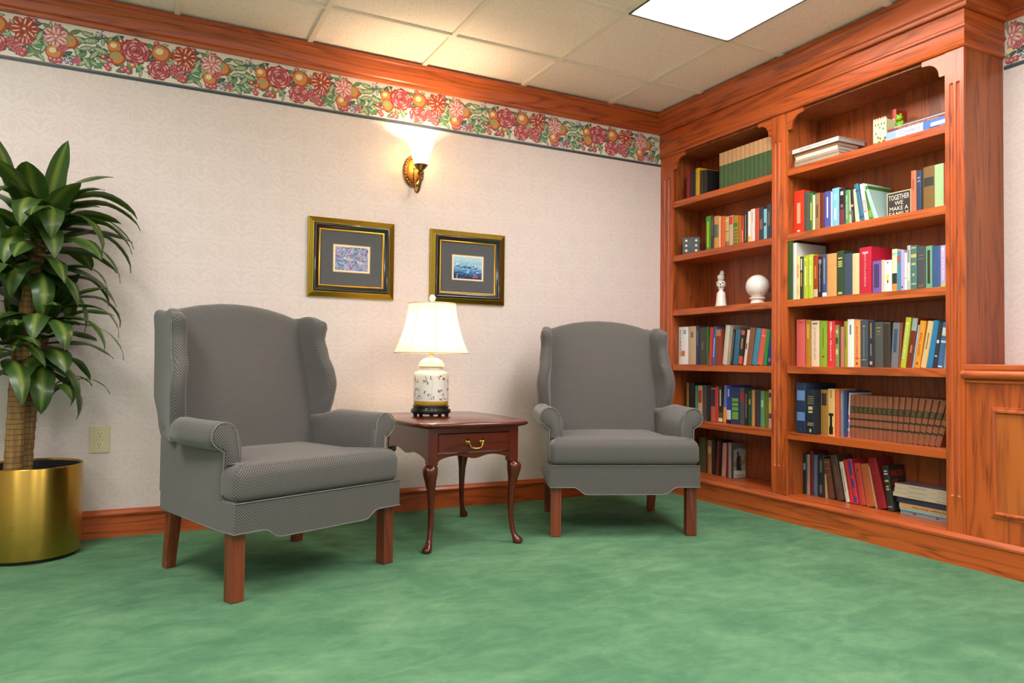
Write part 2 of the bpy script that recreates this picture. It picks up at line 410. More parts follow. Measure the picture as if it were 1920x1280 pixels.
# ---------------------------------------------------------------- wainscot cabinet wall beside the bookcase
FIELD=wood(2,'cc7232','bc6226','8c4018',seed=9,k=.6)
m=MB(); m.box(.004,XR,YF,YE-.0005,.0,.797); wains=struct('trim_3',m,WZ)
m=MB(); m.box(-.012,XR-.0005,YF,YE-.001,.797,.8215); m.box(-.004,.02,YF,YE-.001,.745,.76)
build('ledge_cap',m,WY,wains,bevel=.005)
m=MB(); m.loft([[(x,y,z) for x,z in [(.006,.760),(-.014,.762),(-.024,.77),(-.027,.78),(-.024,.79),(-.014,.797),(.006,.797)]] for y in (YF,YE+.004)])
build('ledge_nosing',m,WY,wains,smooth=40)
def panel_mold(y0,z0,z1,w):
    prof=[(.002,0),(-.004,.0015),(-.006,.010),(-.011,.014),(-.013,.021),(-.006,.026),(.002,.03)]  # (x out, inset)
    mb=MB(); y1=y0-w; rings=[]
    cor=[(y0,z0,-1,1),(y1,z0,1,1),(y1,z1,1,-1),(y0,z1,-1,-1)]
    for cy,cz,sy,sz in cor+[cor[0]]: rings.append([(.004+x,cy+sy*i,cz+sz*i) for x,i in prof])
    mb.loft(rings,False,False,closed=False); return mb
for k in range(5):
    y=-2.062-k*.86
    if y-.74<YF: break
    build('panel_molding',panel_mold(y,.217,.655,.72),WZ,wains,smooth=30)
    m=MB(); m.box(.0015,.0045,y-.028,y-.692,.245,.627); build('panel_field',m,FIELD,wains)
BCB=[(0,0),(.014,0),(.014,.1),(.02,.106),(.02,.114),(.012,.124),(.004,.13),(0,.13)]
struct('baseboard_right',sweep([(0,YE),(0,YF)],BCB),WY,smooth=30)
# ---------------------------------------------------------------- bookcase
BC=empty('bookcase',(.12,-.98,0),0,'built-in orange oak bookcase with fluted pilasters and two bays of shelves','bookcase')
def bc(name,mb,mat,**k): return build(name,mb,mat,BC,local=False,**k)
ZS=[1.8348,1.4908,1.1476,.8029,.462]; TH=.0375; ZF=.135
BAY={'l':(-.125,-.941),'r':(-1.042,-1.886)}
m=MB(); m.box(.24,XR-.001,-.001,YE+.002,.0,2.40); bc('back_panel',m,WBK)
for a,b in ((-.001,-.125),(-.941,-1.042),(-1.886,YE)):
    m=MB(); m.box(.014,.24 if b>YE+.001 else XR-.001,a,b,.0,2.14); bc('upright_panel',m,WSHADE)
def pil(y0,y1):
    zl,zh=.285,1.99; hw=.0085; c=[y0+(y1-y0)*.34,y0+(y1-y0)*.69]; D=.007
    ys=[y0]
    for q in c: ys+= [q+hw*t for t in (1.05,1,.8,.4,0,-.4,-.8,-1,-1.05)]
    ys.append(y1)
    zz=[.13]+[zl-hw*t for t in (1.1,1,.85,.6,.3,0)]+[.8,1.4]+[zh+hw*t for t in (0,.3,.6,.85,1,1.1)]+[2.14]
    mb=MB(); idx=[]
    for z in zz:
        row=[]
        for y in ys:
            d=0
            for q in c:
                r=math.hypot(y-q,max(0,zl-z,z-zh))/hw
                if r<1: d=D*math.sqrt(1-r*r)
            row.append(mb.vert((d,y,z)))
        idx.append(row)
    for i in range(len(zz)-1):
        for j in range(len(ys)-1): mb.face((idx[i][j],idx[i+1][j],idx[i+1][j+1],idx[i][j+1]))
    for y,fl in ((y0,0),(y1,1)):
        mb.poly([(0,y,.13),(.015,y,.13),(.015,y,2.14),(0,y,2.14)])
    return mb
for a,b in ((-.012,-.125),(-.941,-1.02),(-1.886,YE)): bc('pilaster',pil(a,b) ,WZ,smooth=40)
m=MB(); m.box(.005,.0145,-1.019,-1.042,.13,2.14); m.box(.002,.0145,-.001,-.012,.13,2.14); bc('stile',m,WZ,bevel=.001)
for key,(a,b) in BAY.items():
    for z in ZS:
        m=MB(); m.box(.004,.2395,a-.0005,b+.0005,z-TH,z); bc('shelf',m,WY,bevel=.002)
    m=MB(); m.box(.0,.2395,a-.0005,b+.0005,.1,ZF); bc('bottom_shelf',m,WY,bevel=.003)
    m=MB(); m.box(.014,.2395,a-.0005,b+.0005,2.125,2.145); bc('soffit',m,WSHADE)
    for e,sg in ((a,-1),(b,1)):
        pts=[(0,2.145),(0,2.042),(.026,2.042)]+[(.088-.06*math.cos(t),2.05+.06*math.sin(t)) for t in [PI/2*k/8 for k in range(9)]]+[(.104,2.112),(.104,2.145)]
        m=MB(); m.prism([(e+sg*u,z) for u,z in pts],0,.003,.0145); bc('corner_bracket',m,WY)
FR=[(0,2.135),(.008,2.137),(.012,2.143),(.008,2.15),(.008,2.212),(.015,2.217),(.015,2.226),(.009,2.233),(.009,2.295),(0,2.295)]
bc('frieze',sweep([(0.0,0),(0.0,YE),(XR,YE)],FR,[0]),WY,smooth=30); bc('frieze_return',sweep([(0.0,0),(0.0,YE),(XR,YE)],FR,[1]),WX,smooth=30)
m=MB(); m.box(.0005,.24,-.001,YE+.001,2.1455,2.4); bc('header',m,WY)
bc('crown_molding',sweep(CP,CROWN,[1]),WY,smooth=35); bc('crown_return',sweep(CP,CROWN,[2]),WX,smooth=35)
bc('base_molding',sweep([(0,-.022),(0,YE)],BCB),WY,smooth=30)
ROWS={
 'R2':[1.4902,0.05,[
  (-1.0458,0.0643,0.229,0.0,0.05,'e03214','thick bright red',[('b',.25,.72,'f0a080',.35),('b',.06,.1,'f5d0c0',.3)]),
  (-1.1102,0.0369,0.214,0.0,0.05,'4c5048','dark grey plain',[]),
  (-1.1473,0.0175,0.202,0.0,0.05,'2f7a3a','thin green with yellow lettering',[('b',.3,.75,'d8cc40',.4)]),
  (-1.1650,0.0144,0.188,0.0,0.05,'efe0ba','thin cream',[]),
  (-1.1796,0.0299,0.192,0.0,0.05,'9a7448','tan brown cloth',[('b',.35,.7,'6b4a28',.4)]),
  (-1.2097,0.0272,0.189,0.0,0.05,'6e241c','maroon',[]),
  (-1.2381,0.0365,0.190,0.0,0.05,'4a58a8','royal blue with white lettering',[('b',.3,.85,'e8e8f4',.2)]),
  (-1.2752,0.0072,0.184,0.0,0.05,'f0ece0','very thin white',[]),
  (-1.2826,0.0405,0.197,0.0,0.05,'7fc0d8','thick light blue',[('b',.2,.5,'c8e8f4',.3),('b',.7,.85,'a8d4e8',.4)]),
  (-1.3236,0.0345,0.188,0.0,0.05,'241c1e','black with pink flowers on spine',[('b',.05,.45,'7a3040',.8),('b',.5,.58,'b05a68',.4),('b',.82,.92,'c8c0c0',.5)]),
  (-1.3587,0.0207,0.174,0.0,0.05,'4f9a5c','mid green with white title',[('t',.55,'READ MACHINERY','f0f4e8')]),
  (-1.3800,0.0158,0.171,0.0,0.05,'b8b898','mottled cream and grey',[('b',.3,.4,'7a8060',1)]),
  (-1.3963,0.0182,0.172,4.8,0.05,'1c1a20','narrow black with small pink patch',[('b',.5,.56,'e0a0a8',.8),('b',.1,.4,'8890a0',.15)]),
  (-1.4156,0.0247,0.169,4.6,0.05,'f0d8a8','leaning cream',[]),
  (-1.4409,0.0245,0.193,10.7,0.05,'336f92','tall leaning teal blue',[('b',.12,.16,'20485f',1),('b',.8,.84,'20485f',1)]),
  (-1.4669,0.0229,0.187,8.9,0.05,'f4ead4','leaning white with red-edged panel',[('b',.25,.55,'c8386a',.6),('b',.27,.53,'f4ead4',.4)]),
  (-1.4910,0.0225,0.171,10.5,0.05,'3f7a28','leaning green leaf-patterned',[('b',.1,.3,'7ab040',.6)]),
  (-1.5159,0.0231,0.184,19.6,0.05,'a4c8c0','large pale teal leaning far left',[('b',.5,.7,'c8dcd8',.2)]),
  (-1.6997,0.0245,0.191,0.0,0.05,'d8704c','salmon orange',[('b',.55,.8,'8a3a28',.2)]),
  (-1.7246,0.0241,0.187,0.0,0.05,'2c3c58','navy cloth',[('b',.8,.84,'8090a0',.6),('b',.72,.76,'8090a0',.6)]),
  (-1.7495,0.0065,0.186,0.0,0.05,'1a1c24','very thin black',[]),
  (-1.7565,0.0505,0.194,0.0,0.05,'7a5c2c','thick olive brown with dark label',[('b',.55,.75,'34322c',.9)]),
  (-1.8078,0.0408,0.193,0.0,0.05,'a8c890','pale green',[]),
  (-1.8499,0.0078,0.191,0.0,0.05,'98282c','dark red',[]),
 ]],
 'R3':[1.1472,0.008,[
  (-1.0435,0.0324,0.304,0.0,0.008,'2f5220','very tall dark green',[]),
  (-1.0771,0.0232,0.293,0.0,0.008,'dcd8d4','tall thin white album',[]),
  (-1.1015,0.0193,0.222,0.0,0.008,'ecd890','thin cream with orange pattern',[('b',.5,.8,'e0a050',.5),('b',.1,.3,'e8b868',.5)]),
  (-1.1220,0.0209,0.217,0.0,0.008,'343430','narrow black with yellow lettering',[('b',.3,.62,'c8a040',.3),('b',.68,.95,'d8d8d0',.4)]),
  (-1.1441,0.0289,0.219,0.0,0.008,'b4c030','lime green, left of the lime pair',[('b',.3,.75,'e8ecb0',.2),('b',.88,.93,'e8ecb0',.3)]),
  (-1.1742,0.0297,0.221,0.0,0.008,'bccc34','lime green, right of the lime pair',[('b',.3,.75,'e8ecb0',.2),('b',.88,.93,'e8ecb0',.3)]),
  (-1.2050,0.0286,0.212,0.0,0.008,'9c3c14','rust red with pale foot',[('b',.02,.2,'d8b8a0',.9),('b',.45,.75,'e07838',.3)]),
  (-1.2347,0.0237,0.199,0.0,0.008,'16161a','black with white script title',[('t',.45,'The History and Romance','f0f0ea'),('b',.85,.95,'8a909c',.7)]),
  (-1.2596,0.0268,0.212,0.0,0.008,'3c5088','medium blue with white foot',[('b',.01,.1,'f0f0f0',1),('b',.3,.9,'a8a880',.2)]),
  (-1.2875,0.0552,0.210,0.0,0.008,'dca060','thick tan wrapped',[('b',.72,.725,'9a6a38',1)]),
  (-1.3438,0.0405,0.217,0.0,0.008,'2c4428','thick dark green with gold titles',[('b',.64,.67,'d8c870',.6),('b',.69,.72,'d8c870',.6),('b',.74,.77,'d8c870',.6),('b',.82,.85,'d8c870',.6),('b',.03,.08,'c8b860',.6)]),
  (-1.3854,0.0438,0.198,0.0,0.008,'3c4c60','slate blue cloth',[]),
  (-1.4308,0.0373,0.194,0.0,0.008,'e8cc98','cream',[]),
  (-1.4691,0.0641,0.216,0.0,0.008,'c8203c','thick crimson red with black boards',[('t',.62,'ENCYCLOPEDIA','f0b8b8'),('b',.86,.9,'f0c0c0',.5)]),
  (-1.5376,0.0444,0.145,0.0,0.008,'7a5cac','small purple',[('b',.15,.9,'4c3868',.6)]),
  (-1.5829,0.0138,0.146,0.0,0.008,'e8c8a8','narrow pale pink',[]),
  (-1.5976,0.0374,0.142,0.0,0.008,'f4f0ec','white with yellow and black blot',[('b',.3,.55,'ecd820',.25),('b',.27,.36,'1a1a1a',.15),('b',.9,.94,'404040',.2)]),
  (-1.6360,0.0244,0.188,0.0,0.008,'ece4b8','cream top, black and orange foot',[('b',.01,.17,'e09040',1),('b',.17,.42,'283434',1),('b',.85,.92,'a8c8a8',.8)]),
  (-1.6612,0.0159,0.175,0.0,0.008,'4a8aa8','thin blue with red patch',[('b',.72,.88,'b05040',.8)]),
  (-1.6781,0.0162,0.178,0.0,0.008,'b8a8e0','lavender',[('b',.05,.1,'403880',.4)]),
  (-1.6952,0.0125,0.165,0.0,0.008,'f4eedc','thin ivory white',[('b',.3,.33,'606060',.4)]),
  (-1.7086,0.0159,0.195,0.0,0.008,'b8bcb4','grey figured',[('b',.2,.6,'e0dcc8',.6),('b',.62,.9,'889098',.6)]),
  (-1.7254,0.0284,0.192,0.0,0.008,'4a7874','teal with gold bands',[('b',.72,.8,'d8b060',.9),('b',.55,.6,'d0b060',.7),('b',.93,.96,'c8b068',.8),('b',.1,.14,'b8b068',.8),('b',.3,.36,'c8c080',.3)]),
  (-1.7547,0.0395,0.182,0.0,0.008,'484c50','thick charcoal',[('b',.7,.72,'78746c',.6),('b',.78,.8,'78746c',.6),('b',.03,.1,'785848',.6)]),
  (-1.7950,0.0282,0.181,0.0,0.008,'70a884','mint green with dark plaque',[('b',.1,.9,'3c3020',.42)]),
  (-1.8240,0.0347,0.176,0.0,0.008,'3a5888','plain denim blue',[]),
  (-1.8595,0.0250,0.175,0.0,0.008,'c0a8d8','lilac with white title',[('t',.5,'My First Bible','f8f4fa'),('b',.005,.05,'a8cc30',1),('b',.88,.94,'f0e8f8',.4)]),
 ]],
 'R4':[0.802,0.05,[
  (-1.0635,0.0545,0.243,0.0,0.05,'d8605c','coral pink',[('b',.93,.95,'b04848',.5)]),
  (-1.1222,0.0314,0.239,0.0,0.05,'b88024','mustard gold',[('b',.6,.9,'e0b860',.25)]),
  (-1.1566,0.0493,0.233,0.0,0.05,'e8ceb0','cream art history',[('t',.5,'A HISTORY OF ART','a89070'),('b',.92,.95,'706050',.6)]),
  (-1.2099,0.0430,0.230,0.0,0.05,'8cac28','apple green',[('b',.2,.24,'3c5010',.2),('b',.4,.85,'5c7818',.12)]),
  (-1.2557,0.0437,0.228,0.0,0.05,'e03038','bright red quotations',[('t',.35,'Best Quoted','fbe8e4'),('b',.78,.98,'e8a088',.3)]),
  (-1.3005,0.0223,0.206,0.0,0.05,'8a9050','short mottled olive',[('b',.3,.42,'d0cc80',.6),('b',.55,.7,'4c5430',.7),('b',.8,.88,'c8c478',.6)]),
  (-1.3234,0.0070,0.204,0.0,0.05,'4c3828','very thin dark brown',[]),
  (-1.3315,0.0182,0.197,0.0,0.05,'c47870','dusty rose',[]),
  (-1.3508,0.0191,0.223,0.0,0.05,'a09818','olive yellow',[('b',.4,.9,'585010',.15)]),
  (-1.3710,0.0361,0.231,0.0,0.05,'f2eee8','white with small blue lettering',[('b',.68,.88,'7080a0',.25)]),
  (-1.4082,0.0329,0.226,0.0,0.05,'f0a05c','orange',[('t',.62,'ENCYCLOPEDIA','c03c1c'),('b',.18,.2,'c04020',.7),('b',.05,.11,'b84828',.35)]),
  (-1.4426,0.0399,0.222,0.0,0.05,'44505c','slate grey with fine gold lines',[('b',.2,.82,'a89c70',.05),('b',.15,.17,'a89c70',.6),('b',.86,.89,'c8b880',.2)]),
  (-1.4835,0.0322,0.220,0.0,0.05,'242c3c','dark navy with gold title',[('b',.62,.95,'c8a050',.14),('b',.25,.5,'c8a050',.12),('b',.06,.13,'d0b068',.4)]),
  (-1.5176,0.0436,0.212,0.0,0.05,'50524e','thick ash grey',[('b',.86,.88,'b09860',.5),('b',.78,.8,'b09860',.4),('b',.72,.73,'a89058',.5)]),
  (-1.5622,0.0361,0.208,0.0,0.05,'3a342c','worn black-brown',[('b',.97,1.0,'6c5844',.9)]),
  (-1.5992,0.0344,0.204,-3.3,0.05,'74787c','grey with blue title panel',[('b',.34,.86,'3c5068',.5)]),
  (-1.6341,0.0106,0.204,-3.6,0.05,'8a4838','thin brown red',[]),
  (-1.6456,0.0257,0.226,-7.2,0.05,'b8c030','tall lime green leaning right',[('t',.35,'COMMON SCIENCE','f4f8d8'),('b',.85,.9,'e8f0a8',.3)]),
  (-1.6738,0.0275,0.223,-8.3,0.05,'742c1c','dark rust with grey top',[('b',.74,.99,'9aa49c',.9),('b',.3,.45,'c88858',.25)]),
  (-1.7020,0.0075,0.192,-8.7,0.05,'90b8d4','thin pale blue',[]),
  (-1.7104,0.0273,0.208,-8.7,0.05,'e0982c','amber orange with red lettering',[('t',.68,'BALL GAME','d83418'),('b',.06,.12,'884c18',.3)]),
  (-1.7411,0.0255,0.206,-10.3,0.05,'dcbc80','sand tan',[('b',.4,.75,'807050',.2)]),
  (-1.7683,0.0256,0.207,-9.4,0.05,'2c7cac','cerulean blue',[]),
  (-1.7951,0.0195,0.197,-8.4,0.05,'2c343c','narrow black with white title',[('b',.55,.62,'e0e0e0',.5),('b',.25,.28,'c8c8c8',.6)]),
  (-1.8160,0.0262,0.198,-8.4,0.05,'446c98','blue with white blocks',[('b',.7,.88,'d8d4cc',.9),('b',.55,.6,'c8d0d8',.9),('b',.02,.05,'e0e4ec',.7)]),
  (-1.8433,0.0138,0.184,-6.1,0.05,'8c98ac','thin grey-blue at far right end',[]),
 ]],
 'R5':[0.4615,0.03,[
  (-1.0965,0.0626,0.257,0.0,0.01,'20304c','tall navy with two light blue labels',[('b',.65,.85,'6484b8',.8),('b',.25,.42,'6484b8',.8),('b',.07,.09,'803030',.2)]),
  (-1.1614,0.0527,0.225,0.0,0.01,'1c2834','thick dark navy with gold titles',[('b',.68,.69,'b09c50',.7),('b',.72,.73,'b09c50',.7),('b',.76,.77,'b09c50',.7),('b',.8,.81,'b09c50',.7),('b',.84,.85,'b09c50',.7),('b',.55,.62,'c8b878',.5),('b',.48,.52,'c8b878',.5),('b',.24,.26,'b09c50',.7),('b',.2,.22,'b09c50',.7),('b',.05,.12,'c8b878',.2)]),
  (-1.2157,0.0411,0.226,0.0,0.05,'a07430','gold brown with black label',[('b',.65,.92,'34302c',.72)]),
  (-1.2580,0.0398,0.232,0.0,0.05,'e0b470','cream with black silhouette',[('b',.03,.2,'1c1814',.6),('b',.2,.42,'1c1814',.35),('b',.42,.48,'1c1814',.7),('b',.8,.97,'7c5c30',.12)]),
  (-1.2994,0.0223,0.225,0.0,0.05,'d85c34','orange red',[]),
  (-1.3219,0.0155,0.224,0.0,0.06,'788090','blue-grey worn',[('b',.6,.95,'a8b0b4',.25)]),
  (-1.3376,0.0127,0.225,0.0,0.07,'2c4870','narrow blue',[]),
  (-1.3505,0.0065,0.216,-2.4,0.075,'d8ccd0','thin white, red and blue',[('b',.02,.14,'b83040',1),('b',.2,.34,'4868b0',1),('b',.4,.5,'b03848',1)]),
 ]],
 'R6':[0.135,0.12,[
  (-1.0435,0.0224,0.210,0.0,0.12,'182428','tall black-green with blue shield',[('b',.6,.76,'6090a4',.7)]),
  (-1.0683,0.0199,0.209,0.0,0.12,'a88c78','beige brown',[('b',.3,.8,'705848',.15)]),
  (-1.0888,0.0191,0.228,0.0,0.12,'6c1c24','tall narrow dark red',[]),
  (-1.1109,0.0254,0.211,0.0,0.12,'546480','grey blue',[('b',.1,.9,'7080a0',.15)]),
  (-1.1374,0.0441,0.209,0.0,0.12,'242c38','thick navy black',[('b',.6,.9,'6c6c60',.3),('b',.1,.3,'6c6c50',.3)]),
  (-1.1838,0.0148,0.120,2.3,0.12,'c8a468','short thin yellow tan',[]),
  (-1.2015,0.0368,0.199,8.8,0.12,'6c4430','ribbed brown leaning left',[('b',.9,.92,'a88058',.9),('b',.75,.76,'a88058',.9),('b',.6,.61,'a88058',.9)]),
  (-1.2565,0.0393,0.224,11.2,0.12,'5c463c','tall thick grey-brown leaning left',[('b',.3,.8,'846c5c',.12)]),
  (-1.3063,0.0221,0.198,11.5,0.12,'e4ddd0','thin white leaning left',[('b',.25,.85,'706c68',.15)]),
  (-1.3300,0.0209,0.211,11.2,0.12,'d03434','bright red leaning left',[('b',.3,.8,'a01c20',.15)]),
  (-1.3528,0.0273,0.217,11.1,0.12,'d43850','rose red with blue patches',[('b',.64,.95,'3c4c9c',.55),('b',.36,.55,'3c4c9c',.55),('b',.04,.16,'3c4c9c',.5)]),
  (-1.3853,0.0335,0.201,10.1,0.12,'c84c44','brick coral with small emblem',[('b',.8,.85,'8c2c28',.3),('b',.52,.53,'8c2c28',.4)]),
  (-1.4224,0.0447,0.202,10.1,0.12,'c4683c','rust orange',[]),
  (-1.4687,0.0078,0.196,11.4,0.12,'c8a478','very thin tan',[]),
  (-1.4856,0.0449,0.237,14.3,0.12,'98202c','tall thick dark crimson leaning left',[('b',.7,.71,'b84c48',.7)]),
  (-1.5334,0.0321,0.208,8.7,0.12,'30342f','black novel with red cover title',[('b',.86,.89,'e8e8e0',.5),('b',.8,.83,'e8e8e0',.6),('b',.64,.68,'d8c888',.6),('b',.52,.55,'d8c888',.4),('b',.46,.49,'d8c888',.5),('b',.08,.1,'c8c8c0',.6)]),
 ]],
 'L1':[1.8341,0.05,[
  (-0.1969,0.0305,0.184,0.0,0.05,'8c1c38','crimson',[]),
  (-0.2294,0.0241,0.168,0.0,0.05,'382018','thin dark brown',[]),
  (-0.2545,0.0249,0.182,0.0,0.05,'1c1c1a','thin black',[]),
  (-0.2813,0.0353,0.183,0.0,0.05,'d0a420','yellow',[]),
  (-0.3186,0.0291,0.161,0.0,0.05,'40301c','dark olive',[]),
  (-0.3496,0.0363,0.156,0.0,0.05,'201c1e','black with wide dark cover',[]),
 ]],
 'L2':[1.4913,0.05,[
  (-0.3748,0.0424,0.211,0.0,0.05,'3c9024','bright green with yellow title',[('b',.1,.85,'d8c820',.25)]),
  (-0.4191,0.0251,0.208,0.0,0.05,'48302c','dark brown',[('b',.4,.9,'988078',.15)]),
  (-0.4461,0.0376,0.200,0.0,0.05,'cc9454','tan with grey-green label',[('b',.36,.75,'54685c',.9)]),
  (-0.4855,0.0154,0.190,0.0,0.05,'e4b888','thin peach',[]),
  (-0.5027,0.0341,0.189,0.0,0.05,'dc6030','orange red, left of the beige ones',[]),
  (-0.5386,0.0301,0.181,0.0,0.05,'c8a868','beige with darker bands',[('b',.02,.2,'8a7040',1),('b',.5,.53,'8a7040',1),('b',.85,.9,'e0cc90',1)]),
  (-0.5704,0.0314,0.182,0.0,0.05,'c8a88c','pale beige with red top',[('b',.72,.97,'c4402c',.9)]),
  (-0.6035,0.0404,0.175,0.0,0.05,'bc7c1c','ochre with green bars',[('b',.06,.11,'2c7c40',.8),('b',.17,.22,'2c7c40',.8),('b',.28,.33,'2c7c40',.8),('b',.39,.44,'2c7c40',.8),('b',.5,.55,'2c7c40',.8),('b',.62,.76,'2c7c40',.8)]),
  (-0.6456,0.0203,0.161,0.0,0.05,'a86c14','thin gold',[]),
  (-0.6684,0.0185,0.165,0.0,0.05,'c83424','thin red',[('b',.1,.5,'e8b8a8',.3)]),
  (-0.6877,0.0299,0.185,0.0,0.05,'24221e','black with fine white title',[('b',.1,.9,'a8a498',.15)]),
  (-0.7185,0.0197,0.182,0.0,0.05,'ece4d8','white with yellow foot',[('b',.0,.22,'d8b828',1)]),
  (-0.7390,0.0317,0.190,0.0,0.05,'e8d8d0','pinkish white',[('b',.6,.9,'b8a8a8',.2)]),
  (-0.7739,0.0272,0.189,0.0,0.05,'c8482c','brick orange',[]),
  (-0.8027,0.0316,0.186,0.0,0.05,'2c3c54','navy with brown lettering',[('b',.35,.65,'8c6440',.6)]),
  (-0.8358,0.0218,0.174,0.0,0.05,'88c4cc','pale cyan',[('b',.46,.56,'203040',.7)]),
  (-0.8592,0.0316,0.194,0.0,0.05,'303c50','dark slate at right end',[('b',.4,.8,'7c6c50',.4)]),
 ]],
 'L4':[0.8038,0.05,[
  (-0.1310,0.0872,0.236,0.0,0.05,'f0f0ec','white diabetic cookery',[('t2',.6,'DIABETIC','30489c'),('b',.22,.36,'e08030',.4),('t3',.86,'DK','30489c')]),
  (-0.2252,0.0655,0.237,0.0,0.05,'c4ac88','beige with faint mark',[('b',.7,.85,'807060',.35)]),
  (-0.2927,0.0312,0.234,0.0,0.05,'2c2c58','narrow indigo',[('b',.5,.9,'8080a0',.15)]),
  (-0.3258,0.0545,0.227,0.0,0.05,'3c4030','dark olive green',[('b',.4,.6,'787c58',.15)]),
  (-0.3822,0.0188,0.228,0.0,0.05,'2f6638','thin green',[]),
  (-0.4029,0.0270,0.225,-3.3,0.05,'c43828','red',[]),
  (-0.4318,0.0257,0.228,-4.1,0.05,'2860a8','blue with white lettering',[('b',.2,.7,'c8dcf0',.2)]),
  (-0.4594,0.0561,0.213,0.0,0.05,'8c3c24','brick brown with paper tag',[('b',.8,.98,'b87850',.7)]),
  (-0.5209,0.0352,0.232,-6.7,0.05,'d0c8b4','tall off-white',[]),
  (-0.5581,0.0226,0.223,-6.1,0.05,'a09884','grey beige',[('b',.3,.6,'c89888',.6)]),
  (-0.5826,0.0198,0.207,-7.0,0.05,'242424','narrow black',[('b',.1,.9,'9a9a8c',.15)]),
  (-0.6052,0.0374,0.206,-6.9,0.05,'306888','steel blue',[]),
  (-0.6445,0.0384,0.201,-7.3,0.05,'282420','black with orange blocks',[('b',.02,.25,'c85c30',.8),('b',.45,.75,'c87c40',.3),('b',.85,.98,'c85c30',.7)]),
  (-0.6865,0.0205,0.201,-9.0,0.05,'ecc8bc','thin pale pink',[('b',.45,.62,'201818',.35)]),
  (-0.7089,0.0380,0.211,-9.0,0.05,'845840','chocolate brown',[]),
  (-0.7506,0.0356,0.206,-10.2,0.05,'3c8ca8','turquoise blue',[]),
  (-0.7892,0.0388,0.201,-10.6,0.05,'d86048','coral red',[('b',.8,.82,'f0b098',.7)]),
  (-0.8318,0.0262,0.195,-8.0,0.05,'2c8c44','emerald green',[]),
  (-0.8613,0.0318,0.194,-8.5,0.05,'1c3c8c','cobalt blue at right end',[('b',.1,.2,'c87838',.4)]),
 ]],
 'L5':[0.4625,0.08,[
  (-0.1686,0.0244,0.226,0.0,0.08,'8c6c3c','thin tan',[]),
  (-0.1970,0.0481,0.227,0.0,0.08,'18181a','black, mostly behind the armchair',[]),
  (-0.2511,0.0246,0.212,0.0,0.08,'4c8c60','pale green, left half behind the armchair',[]),
  (-0.2787,0.0370,0.212,0.0,0.08,'d0ac8c','beige with red panel',[('b',.5,.86,'b83c2c',.8)]),
  (-0.3185,0.0364,0.211,0.0,0.08,'544840','taupe brown',[]),
  (-0.3568,0.0340,0.209,0.0,0.08,'1c2430','black navy',[]),
  (-0.3927,0.0390,0.204,0.0,0.08,'c05c44','salmon with dark top panel',[('b',.45,.95,'2c2c34',.85)]),
  (-0.4335,0.0229,0.212,0.0,0.08,'c83c38','thin red',[]),
  (-0.4574,0.0353,0.216,0.0,0.08,'282c24','black and white',[('b',.02,.12,'e8e4d8',.9),('b',.12,.28,'5c5438',.9),('b',.45,.9,'c8c8bc',.3)]),
  (-0.4954,0.0259,0.221,-2.2,0.08,'6c7cb0','lilac blue with orange foot',[('b',.0,.42,'ec9438',1)]),
  (-0.5231,0.0379,0.223,0.0,0.08,'2c40a0','blue with white mountain picture',[('b',.1,.35,'d8d8dc',.9),('b',.0,.1,'181c1c',1),('b',.7,.9,'b8c4ec',.3)]),
  (-0.5627,0.0629,0.213,0.0,0.08,'28386c','navy with lime blocks',[('b',.13,.33,'6ca83c',.8),('b',.36,.46,'6ca83c',.8),('b',.49,.58,'6ca83c',.8),('b',.61,.7,'6ca83c',.8)]),
  (-0.6290,0.0371,0.213,0.0,0.08,'484c4c','graphite with dark red block',[('b',.6,.88,'983038',.8)]),
  (-0.6694,0.0241,0.199,0.0,0.08,'1c1c1e','narrow black with pink lettering',[('b',.2,.9,'b87878',.2)]),
  (-0.6951,0.0255,0.200,0.0,0.08,'1c4c30','bottle green',[('b',.6,.75,'a8a058',.5)]),
  (-0.7222,0.0219,0.203,0.0,0.08,'c08c54','tan',[]),
  (-0.7458,0.0400,0.202,0.0,0.08,'40343a','dark plum grey',[]),
  (-0.7874,0.0284,0.200,0.0,0.08,'5c9c70','pale sea green',[('b',.55,.75,'a8d0a8',.6)]),
  (-0.8174,0.0272,0.199,0.0,0.08,'707420','moss olive',[]),
  (-0.8461,0.0231,0.209,0.0,0.08,'d8ac90','multicoloured with yellow lettering',[('b',.4,.7,'e0d040',.6),('b',.25,.38,'683880',.8),('b',.8,.92,'482850',.7)]),
 ]],
 'L6':[0.135,0.14,[
  (-0.2210,0.0609,0.215,0.0,0.14,'4c5c3c','thick moss green beside the armchair',[]),
  (-0.2838,0.0145,0.203,0.0,0.14,'603020','thin rust brown',[]),
  (-0.3002,0.0344,0.204,0.0,0.14,'b88858','tan with pale label',[('b',.6,.8,'dcc49c',.8)]),
  (-0.3366,0.0321,0.209,0.0,0.14,'24241f','black green',[]),
  (-0.3705,0.0223,0.208,-3.2,0.14,'7c3028','maroon brown',[]),
  (-0.3948,0.0212,0.208,-2.3,0.14,'241c18','narrow black brown',[]),
  (-0.4206,0.0337,0.199,-2.7,0.14,'d8a494','pale pink',[('b',.3,.8,'b88074',.15)]),
  (-0.4561,0.0198,0.203,-2.2,0.14,'842430','thin wine red',[]),
  (-0.4778,0.0197,0.205,0.0,0.14,'b8a89c','thin greyish white',[]),
  (-0.5045,0.0168,0.207,0.0,0.14,'40444c','western novel with cowboy cover',[]),
 ]],
}
